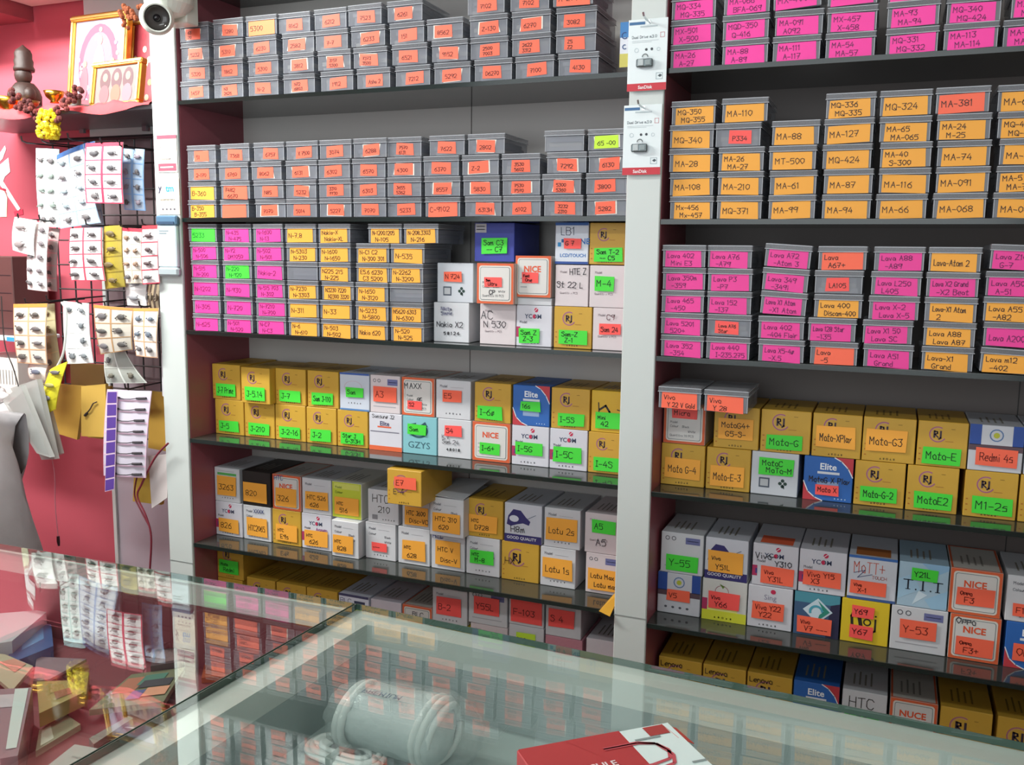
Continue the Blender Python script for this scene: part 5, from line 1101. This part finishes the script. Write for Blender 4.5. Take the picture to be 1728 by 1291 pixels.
# ---------------------------------------------------------------- glass counters
ZC = 1.15
GLASS = glassy('counter_glass', 'F8FBF9', 0.95)
ALU = mat('white_aluminium', 'DDE2DE', .3, metal=.15, noise=.05, scale=12)
TRAY = mat('teal_grey_lining', 'A9B4B4', .55, noise=.05, scale=5)
REDTRAY = mat('maroon_lining', '864048', .5, noise=.1, scale=8)
GE = mat('glass_edge_green', '3E564C', .2)
def counter(label, origin, rz, W, D, side, lining, floorz, mirror):
    """built from its far corner: x from 0 to W (or 0 to -W), y from 0 to -D"""
    t = thing('glass_counter', label, 'display counter', origin, (0, 0, rz)); s = -1 if mirror else 1
    def bx(mb, x0, x1, y0, y1, z0, z1, m, c=0.0): mb.box(min(s*x0, s*x1), max(s*x0, s*x1), -y1, -y0, z0, z1, m, c)
    mb = MB(); bx(mb, 0, W, 0, D, -.006, 0, GLASS); bx(mb, 0, W, -.0006, 0, -.006, 0, GE); bx(mb, 0, W, D, D+.0006, -.006, 0, GE)
    if not mirror: pass
    bx(mb, -.0006, 0, 0, D, -.006, 0, GE); mb.build('glass_top', t)
    mb = MB(); f = side; bk = .005 if mirror else .026
    bx(mb, 0, f, 0, D, -.030, -.0065, ALU); bx(mb, W-f, W, 0, D, -.030, -.0065, ALU); bx(mb, f, W-f, 0, bk, -.030, -.0065, ALU); bx(mb, f, W-f, D-.026, D, -.030, -.0065, ALU); mb.build('frame', t)
    mb = MB(); fz = floorz-ZC
    bx(mb, f-.006, f, bk, D-.02, fz, -.0301, lining); bx(mb, W-f, W-f+.006, bk, D-.02, fz, -.0301, lining); bx(mb, f, W-f, bk-.004, bk, fz, -.0301, lining); bx(mb, f, W-f, D-.026, D-.02, fz, -.0301, lining)
    bx(mb, f, W-f, bk, D-.026, fz-.006, fz, lining); mb.build('tray', t)
    mb = MB(); bx(mb, .004, W-.004, .004, D-.004, -(ZC-.005), fz-.0061, mat('counter_body', 'C9CBC6', .4)); mb.build('cabinet_base', t)
    return t
K0 = onZ(602, 1019, ZC); KR = onZ(1728, 1254, ZC); KL = onZ(0, 918, ZC)
counter('near glass-topped display counter with a white metal frame', (K0.x, K0.y, ZC), math.atan2(KR.y-K0.y, KR.x-K0.x), 1.05, .54, .030, TRAY, ZC-.078, False)
LC = counter('left glass-topped display counter with red lining', (K0.x-.003, K0.y, ZC), math.atan2(K0.y-KL.y, K0.x-KL.x), 1.10, .50, .006, REDTRAY, ZC-.102, True)
for o in LC.children:
    for v in o.data.vertices:
        if v.co.x > -.02: v.co.x += .078*v.co.y
# coiled clear bag with white cable in the tray
FZ = ZC-.0778
BAG = clear('poly_bag', 'DCE6E6', .25, .12, bump=1.0); SOFTW = mat('white_cable', 'E6EAE8', .4)
KS = .76
a = onZ(604, 1205, FZ+.03); b = onZ(748, 1238, FZ+.03); d = (b-a); ln = d.length/KS; ang = math.atan2(d.y, d.x)
t = thing('bagged_cable_roll', 'roll of white cable in a crumpled clear bag inside the near counter', 'bagged cable', (a.x, a.y, FZ+.0400*KS), (0, 0, ang)); t.scale = (KS, KS, KS)
mb = MB(); r = random.Random(5); prof = [(.001, -.012), (.022, -.010), (.034, .0), (.037, .02), (.035, ln*.5), (.038, ln*.85), (.036, ln*.97), (.024, ln*1.04), (.001, ln*1.05)]
mb.lathe(prof, mat('rolled_foil', 'D2DADA', .35, bump=.8, scale=35), 26, 'x')
for i in range(len(mb.v)): v = mb.v[i]; k = 1+r.uniform(-.10, .07); mb.v[i] = (v[0], v[1]*k, max(v[2]*k, -.039))
mb.build('roll', t, smooth=True)
mb = MB()
for i, (xx, rr) in enumerate(((-.004, .034), (.004, .036), (ln*.86, .037), (ln*.93, .036), (ln*1.0, .031))):
    mb.tube([(xx+.006*math.sin(k*.4), rr*math.cos(2*PI*k/20), max(-.036, rr*math.sin(2*PI*k/20))) for k in range(21)], .0045, SOFTW, 7)
mb.build('cable_loops', t, smooth=True)
mb = MB(); prof = [(.001, -.03), (.030, -.024), (.0395, .0), (.040, ln*.4), (.041, ln), (.037, ln*1.2), (.022, ln*1.35), (.004, ln*1.4)]
mb.lathe(prof, BAG, 28, 'x')
for i in range(len(mb.v)): v = mb.v[i]; k = 1+r.uniform(-.12, .10); mb.v[i] = (v[0], v[1]*k*1.15, max(v[2]*k, -.0396))
mb.build('clear_bag', t, smooth=True)
mb = MB()
for s_, tx in ((0, 'xx xxx xx'),): write(mb, 'PREMIUM', .018, 0, .008, 0, ink('7A8AA0'), wd=.0012)
vs = [(v[0], -.012-v[2], .0385+.0006) for v in mb.v]; mb.v = vs; mb.build('bag_print', t)
# coiled white cable with tie
c = onZ(583, 1278, FZ)
t = thing('cable_coil', 'flat coil of white charging cable in the near counter tray', 'cable coil', (c.x, c.y, FZ+.004), (0, 0, -.10)); t.scale = (.9, .9, .9); mb = MB()
for k in range(4):
    rx, ry = .040-.0045*k, .022-.0040*k
    mb.tube([(rx*math.copysign(abs(math.cos(2*PI*i/32))**.7, math.cos(2*PI*i/32)), ry*math.copysign(abs(math.sin(2*PI*i/32))**.8, math.sin(2*PI*i/32)), .001+.003*(k % 2)) for i in range(33)], .0030, SOFTW, 7)
mb.build('coil', t, smooth=True); mb = MB(); mb.box(-.004, .004, -.026, .026, -.003, .008, mat('tie_grey', 'AEB8B4', .5), .001); mb.build('tie', t)
mb = MB(); mb.box(-.034, -.016, -.007, .007, -.003, .006, SOFTW, .0015); mb.box(-.016, -.008, -.005, .005, -.001, .004, CHROME, .0005); mb.build('plug', t)
# cable carton lying on the glass
zt = ZC+.017
q = [onZ(u, v, zt) for u, v in ((872, 1266), (1127, 1219), (1200, 1277))]
e1 = (q[0]-q[1]); e2 = (q[2]-q[1]); Lr = e1.length; Wd = .07
ang = math.atan2(-e1.y, -e1.x)
t = thing('cable_carton', 'red and white cable carton lying on the near counter glass', 'carton', (q[1].x, q[1].y, ZC+.0006), (0, 0, ang))
mb = MB(); CR = card('B23A3C'); CWt = card('D9EEEA')
k = .34; X0 = -Lr
mb.box(X0, X0*k, -Wd, 0, 0, .0166, CR, .0006); mb.box(X0*k, 0, -Wd, 0, 0, .0166, CWt, .0006)
def flat(pts, m, z=.0169): mb.add([(p[0], p[1], z) for p in pts], [tuple(range(len(pts)))], m)
flat([(X0*.80, -Wd), (X0*.34, -Wd), (X0*.70, 0), (X0*.99, 0), (X0*.99, -Wd)], CR, .0167)
flat([(X0*.70, 0), (X0*.34, 0), (X0*.34, -Wd)], CR, .0168)
def tt(text, x, y, hgt, rot):
    tb = MB(); printed(tb, text, 0, 0, hgt, 0, 'E8DCDC', .02); cr, sr = math.cos(rot), math.sin(rot)
    k0 = len(mb.v); mb.add([(x+v[0]*cr-v[2]*sr, y+v[0]*sr+v[2]*cr, .0171) for v in tb.v], tb.f, 'E8DCDC')
tt('CAPSULE', X0*.66, -.037, .0065, 0.0); tt('DATA CABLE', X0*.68, -.047, .0065, 0.0); tt('GM-803', X0*.80, -.058, .005, 0.0)
for dy in (0, -.006):
    pts = [(X0*.52, -.020-dy*.2), (X0*.30, -.020-dy*.2), (X0*.20, -.024), (X0*.16, -.034+dy), (X0*.20, -.044+dy), (X0*.32, -.047+dy), (X0*.52, -.047+dy)]
    for a_, b_ in zip(pts, pts[1:]):
        n_ = Vector((-(b_[1]-a_[1]), b_[0]-a_[0], 0)).normalized()*.0013; flat([(a_[0]-n_.x, a_[1]-n_.y), (b_[0]-n_.x, b_[1]-n_.y), (b_[0]+n_.x, b_[1]+n_.y), (a_[0]+n_.x, a_[1]+n_.y)], 'C0525A', .0172)
flat([(X0*.30, -.015), (X0*.13, -.015), (X0*.13, -.017), (X0*.30, -.017)], '8A9A98', .0172); flat([(X0*.10, -.052), (X0*.01, -.052), (X0*.01, -.054), (X0*.10, -.054)], '8A9A98', .0172)
flat([(-.022, -.002), (-.006, -.002), (-.006, -.014), (-.022, -.014)], 'A8403C', .0170)
mb.build('carton_body', t)
mb = MB(); mb.add([(-.006, -.001, .0168), (.009, .003, .009), (.010, -.020, .009), (-.004, -.022, .0168), (-.006, -.001, .0162), (.009, .003, .0084), (.010, -.020, .0084), (-.004, -.022, .0162)], [(0,3,2,1),(4,5,6,7),(0,1,5,4),(1,2,6,5),(2,3,7,6),(3,0,4,7)], card('D0483C')); mb.build('end_flap', t)

# goods inside the left counter
RZ = ZC-.1018
def flatpack(name, label, cat, pts, z, th, col, marks=(), rough=.35, metal=0.0, group='goods inside the left counter'):
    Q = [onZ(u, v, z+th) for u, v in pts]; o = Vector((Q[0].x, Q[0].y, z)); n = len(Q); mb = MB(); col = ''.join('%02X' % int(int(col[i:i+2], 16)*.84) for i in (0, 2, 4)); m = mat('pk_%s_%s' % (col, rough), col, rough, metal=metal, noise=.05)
    top = [Vector((p.x-o.x, p.y-o.y, th)) for p in Q]; bot = [Vector((p.x, p.y, 0)) for p in top]
    mb.add(top+bot, [tuple(range(n))[::-1], tuple(range(n, 2*n))]+[(i, (i+1) % n, n+(i+1) % n, n+i) for i in range(n)], m)
    def uv(s, q, d): return top[0].lerp(top[1], s).lerp(top[3].lerp(top[2], s), q)+Vector((0, 0, d))
    for i, (s0, q0, s1, q1, c) in enumerate(marks): mb.add([uv(s0, q1, .0004+.0002*i), uv(s1, q1, .0004+.0002*i), uv(s1, q0, .0004+.0002*i), uv(s0, q0, .0004+.0002*i)], [(0,1,2,3)], c)
    t = thing(name, label, cat, o, group=group); mb.build('body', t); return t
flatpack('phone_carton', 'white and blue carton at the left edge inside the left counter', 'carton', [(-60, 1040), (84, 1028), (20, 1082), (-90, 1100)], RZ, .030, 'DCE6EE', [(.1, .2, .5, .5, 'B8C4D0')])
flatpack('phone_carton', 'bright blue carton under the white one inside the left counter', 'carton', [(20, 1084), (84, 1030), (90, 1090), (10, 1122)], RZ, .016, '3A72B4', [(.3, .3, .8, .7, '5A94CC')])
flatpack('screen_guard_card', 'cream card with coloured patches at the left edge of the left counter', 'card', [(-60, 1098), (8, 1104), (56, 1124), (20, 1166), (-60, 1158)][:4], RZ+.018, .004, 'E4DCB8', [(.2, .1, .5, .4, '8A9CC0'), (.5, .4, .95, .8, 'D8907A')])
flatpack('clear_accessory_box', 'frosted clear box in the lower left corner of the left counter', 'box', [(-60, 1166), (54, 1160), (30, 1275), (-60, 1291)], RZ, .038, 'B8A4AC', [(.1, .1, .9, .3, 'C8C0C6'), (.75, .02, .95, .9, 'CFE0DC')], .2)
flatpack('gold_pack', 'olive gold carton with a brown patch inside the left counter', 'carton', [(62, 1150), (118, 1148), (142, 1168), (66, 1204)], RZ+.012, .014, 'C8B264', [(.3, .2, .7, .5, 'A88A3A'), (.4, .5, .8, .8, '9A5A30')])
flatpack('grey_card', 'flat grey card behind the olive carton inside the left counter', 'card', [(62, 1108), (146, 1112), (84, 1146), (56, 1150)], RZ+.006, .003, 'B49AA4')
flatpack('holographic_pouch', 'long rainbow-sheen pouch with a dark wavy band inside the left counter', 'pouch', [(222, 1138), (312, 1126), (276, 1184), (150, 1198)], RZ+.006, .006, 'A8A88A', [(.05, .15, .40, .6, 'C07A62'), (.35, .12, .75, .42, '5A8A7A'), (.42, .3, .92, .52, '4A4850'), (.6, .55, .95, .8, 'F0A888'), (.4, .6, .6, .85, '6A6AA0')], .2)
flatpack('silver_strip', 'slim silver bar lying slantwise inside the left counter', 'strip', [(150, 1246), (218, 1208), (224, 1212), (158, 1256)], RZ+.002, .006, 'B4BEB4', rough=.25, metal=.5)
flatpack('black_gold_card', 'dark card with gold lines inside the left counter', 'card', [(196, 1222), (252, 1226), (242, 1262), (184, 1248)], RZ, .004, '5A5244', [(.0, .55, 1, .62, 'D0A850'), (.0, .75, 1, .82, 'D0A850'), (.3, .15, .8, .22, 'A8B0AC')])
flatpack('white_leaflet', 'white leaflet at the bottom inside the left counter', 'leaflet', [(126, 1256), (182, 1266), (140, 1310), (70, 1300)], RZ+.01, .002, 'CFE2DA', [(.3, .4, .8, .45, '8AA09A')])
flatpack('clear_tray', 'shallow pale tray between gold carton and leaflet in the left counter', 'tray', [(66, 1232), (112, 1206), (136, 1222), (60, 1268)], RZ, .006, 'E0DCB8', [(.1, .1, .4, .9, 'F6F2DC')])
flatpack('yellow_stand', 'small yellow block beside the rainbow-sheen pouch in the left counter', 'carton', [(126, 1132), (150, 1134), (146, 1172), (124, 1168)], RZ, .014, 'B89E48')
flatpack('orange_pack', 'orange patch packet at the right end of the left counter', 'packet', [(345, 1120), (400, 1112), (392, 1140), (340, 1144)], RZ, .006, 'C8603C')
flatpack('black_pouch', 'low grey carton at the back of the left counter', 'carton', [(262, 1096), (312, 1092), (306, 1116), (254, 1124)], RZ, .018, '7A6266', [(.1, .1, .9, .9, '8A6E70')])

# ---------------------------------------------------------------- person at the far left
c = onY(-86, 800, -.30)
t = thing('person', 'person in a grey shirt sitting behind the left counter, shoulder and back showing', 'person', (c.x, -.30, .06))
SKIN = mat('skin', 'A9744F', .5); SHIRT = mat('grey_shirt', '9A9698', .8, noise=.06, bump=.5, scale=18); TROU = mat('dark_trousers', '33343C', .8); HAIR = mat('black_hair', '1C1816', .6)
def skin(name, nodes, edges, m, parent, sub=2):
    me = bpy.data.meshes.new(name); me.from_pydata([n[0] for n in nodes], edges, []); me.materials.append(m)
    o = bpy.data.objects.new(name, me); C.objects.link(o); o.parent = parent
    o.modifiers.new('skin', 'SKIN'); sv = me.skin_vertices[0].data
    for i, n in enumerate(nodes): sv[i].radius = n[1] if isinstance(n[1], tuple) else (n[1], n[1])
    sv[0].use_root = True
    s = o.modifiers.new('sub', 'SUBSURF'); s.levels = sub; s.render_levels = sub
    for p in me.polygons: p.use_smooth = True
    o.modifiers['skin'].use_smooth_shade = True
    return o
# seated on a stool, facing left of the picture, leaning forward a little
B = [((0, 0, .58), (.13, .11)), ((-.01, 0, .75), (.11, .10)), ((-.04, 0, .92), (.11, .10)), ((-.075, 0, 1.02), (.08, .08)), ((-.10, 0, 1.10), .052), ((-.115, 0, 1.16), .05), ((-.135, 0, 1.235), (.088, .076)), ((-.14, 0, 1.30), (.084, .076)),
     ((-.09, -.12, 1.04), .05), ((-.12, -.17, .84), .043), ((-.30, -.17, .80), .034), ((-.37, -.16, .805), .028),
     ((-.09, .14, 1.04), .05), ((-.11, .17, .82), .043), ((-.30, .14, .80), .034), ((-.37, .13, .805), .028),
     ((-.02, -.10, .55), .085), ((-.40, -.11, .52), .060), ((-.42, -.11, .10), .042), ((-.50, -.11, .05), .038), ((-.02, .10, .55), .085), ((-.40, .11, .52), .060), ((-.42, .11, .10), .042), ((-.50, .11, .05), .038)]
E_ = [(0,1),(1,2),(2,3),(3,4),(4,5),(5,6),(6,7),(3,8),(8,9),(9,10),(10,11),(3,12),(12,13),(13,14),(14,15),(0,16),(16,17),(17,18),(18,19),(0,20),(20,21),(21,22),(22,23)]
skin('body', B, E_, SKIN, t)
SB = [((.02, 0, .56), (.19, .17)), ((.015, 0, .74), (.19, .16)), ((-.02, 0, .92), (.155, .15)), ((-.06, 0, 1.07), (.105, .11)), ((-.08, -.11, 1.05), .082), ((-.10, -.15, .90), .085), ((-.09, .14, 1.05), .070), ((-.11, .17, .86), .062)]
skin('shirt', SB, [(0,1),(1,2),(2,3),(3,4),(4,5),(3,6),(6,7)], SHIRT, t)
TB = [((0, 0, .54), (.155, .11)), ((-.02, -.10, .55), .098), ((-.40, -.11, .52), .074), ((-.42, -.11, .12), .058), ((-.02, .10, .55), .098), ((-.40, .11, .52), .074), ((-.42, .11, .12), .058)]
skin('trousers', TB, [(0,1),(1,2),(2,3),(0,4),(4,5),(5,6)], TROU, t)
mb = MB(); mb.blob((-.120, 0, 1.305), (.098, .086, .088), HAIR, 18, 10); mb.build('hair', t, smooth=True)
mb = MB(); mb.blob((-.222, 0, 1.262), (.016, .010, .014), SKIN, 10, 6)
for s in (-1, 1): mb.blob((-.212, s*.030, 1.285), (.008, .011, .006), ink('F0ECE8'), 10, 6); mb.blob((-.219, s*.030, 1.285), (.003, .005, .005), ink('201814'), 8, 5); mb.blob((-.135, s*.082, 1.265), (.014, .008, .022), SKIN, 10, 6)
mb.tube([(-.216, -.022, 1.225), (-.222, 0, 1.223), (-.216, .022, 1.225)], .004, ink('8A4A40'), 6); mb.build('face', t, smooth=True)
for s, yy in ((-1, -.16), (1, .13)):
    mb = MB(); mb.blob((-.405, yy, .805), (.040, .036, .015), SKIN, 10, 6)
    for k in range(4): y0 = yy-.026+k*.0172; ll = (.060, .070, .066, .052)[k]; mb.tube([(-.425, y0, .807), (-.425-ll*.5, y0, .806), (-.425-ll, y0, .792)], [.0085, .008, .0065], SKIN, 8)
    mb.tube([(-.39, yy-s*.030, .805), (-.42, yy-s*.052, .800), (-.445, yy-s*.056, .795)], [.010, .009, .007], SKIN, 8); mb.build('hand', t, smooth=True)
st = thing('stool', 'dark stool under the person in the grey shirt', 'stool', (c.x, -.30, 0)); st.scale = (1, 1, 1.04); mb = MB(); mb.lathe([(.001, .41), (.15, .41), (.155, .425), (.15, .445), (.001, .447)], DARK, 24); mb.build('seat', st)
for k in range(4):
    a_ = PI/4+PI/2*k; mb = MB(); mb.tube([(.12*math.cos(a_), .12*math.sin(a_), .412), (.15*math.cos(a_), .15*math.sin(a_), 0)], .011, DARK, 8); mb.build('leg', st)

# ceiling tube lamps (the fittings of the two tube lights; the right one is added, unseen)
for i, (x, y, zl) in enumerate(((-2.0, -.6, 2.41), (-.35, -1.9, 2.68))):
    t = thing('tube_lamp', 'white tube lamp fitting on the ceiling, %s one' % ('left' if i == 0 else 'right'), 'lamp', (x, y, zl), group='ceiling tube lamps')
    mb = MB(); mb.box(-.62, .62, -.03, .03, 0, .05, mat('lamp_white', 'F2F2F0', .4), .004); mb.build('fitting', t)
    for sx in (-.45, .45): mb = MB(); mb.tube([(sx, 0, .048), (sx, 0, 2.75-zl)], .005, DARK, 6); mb.build('hanging_rod', t)
    mb = MB(); mb.tube([(-.60, 0, -.016), (.60, 0, -.016)], .013, mat('lamp_tube', 'FFFFFF', .3, emit=6.0), 12); mb.build('tube', t)
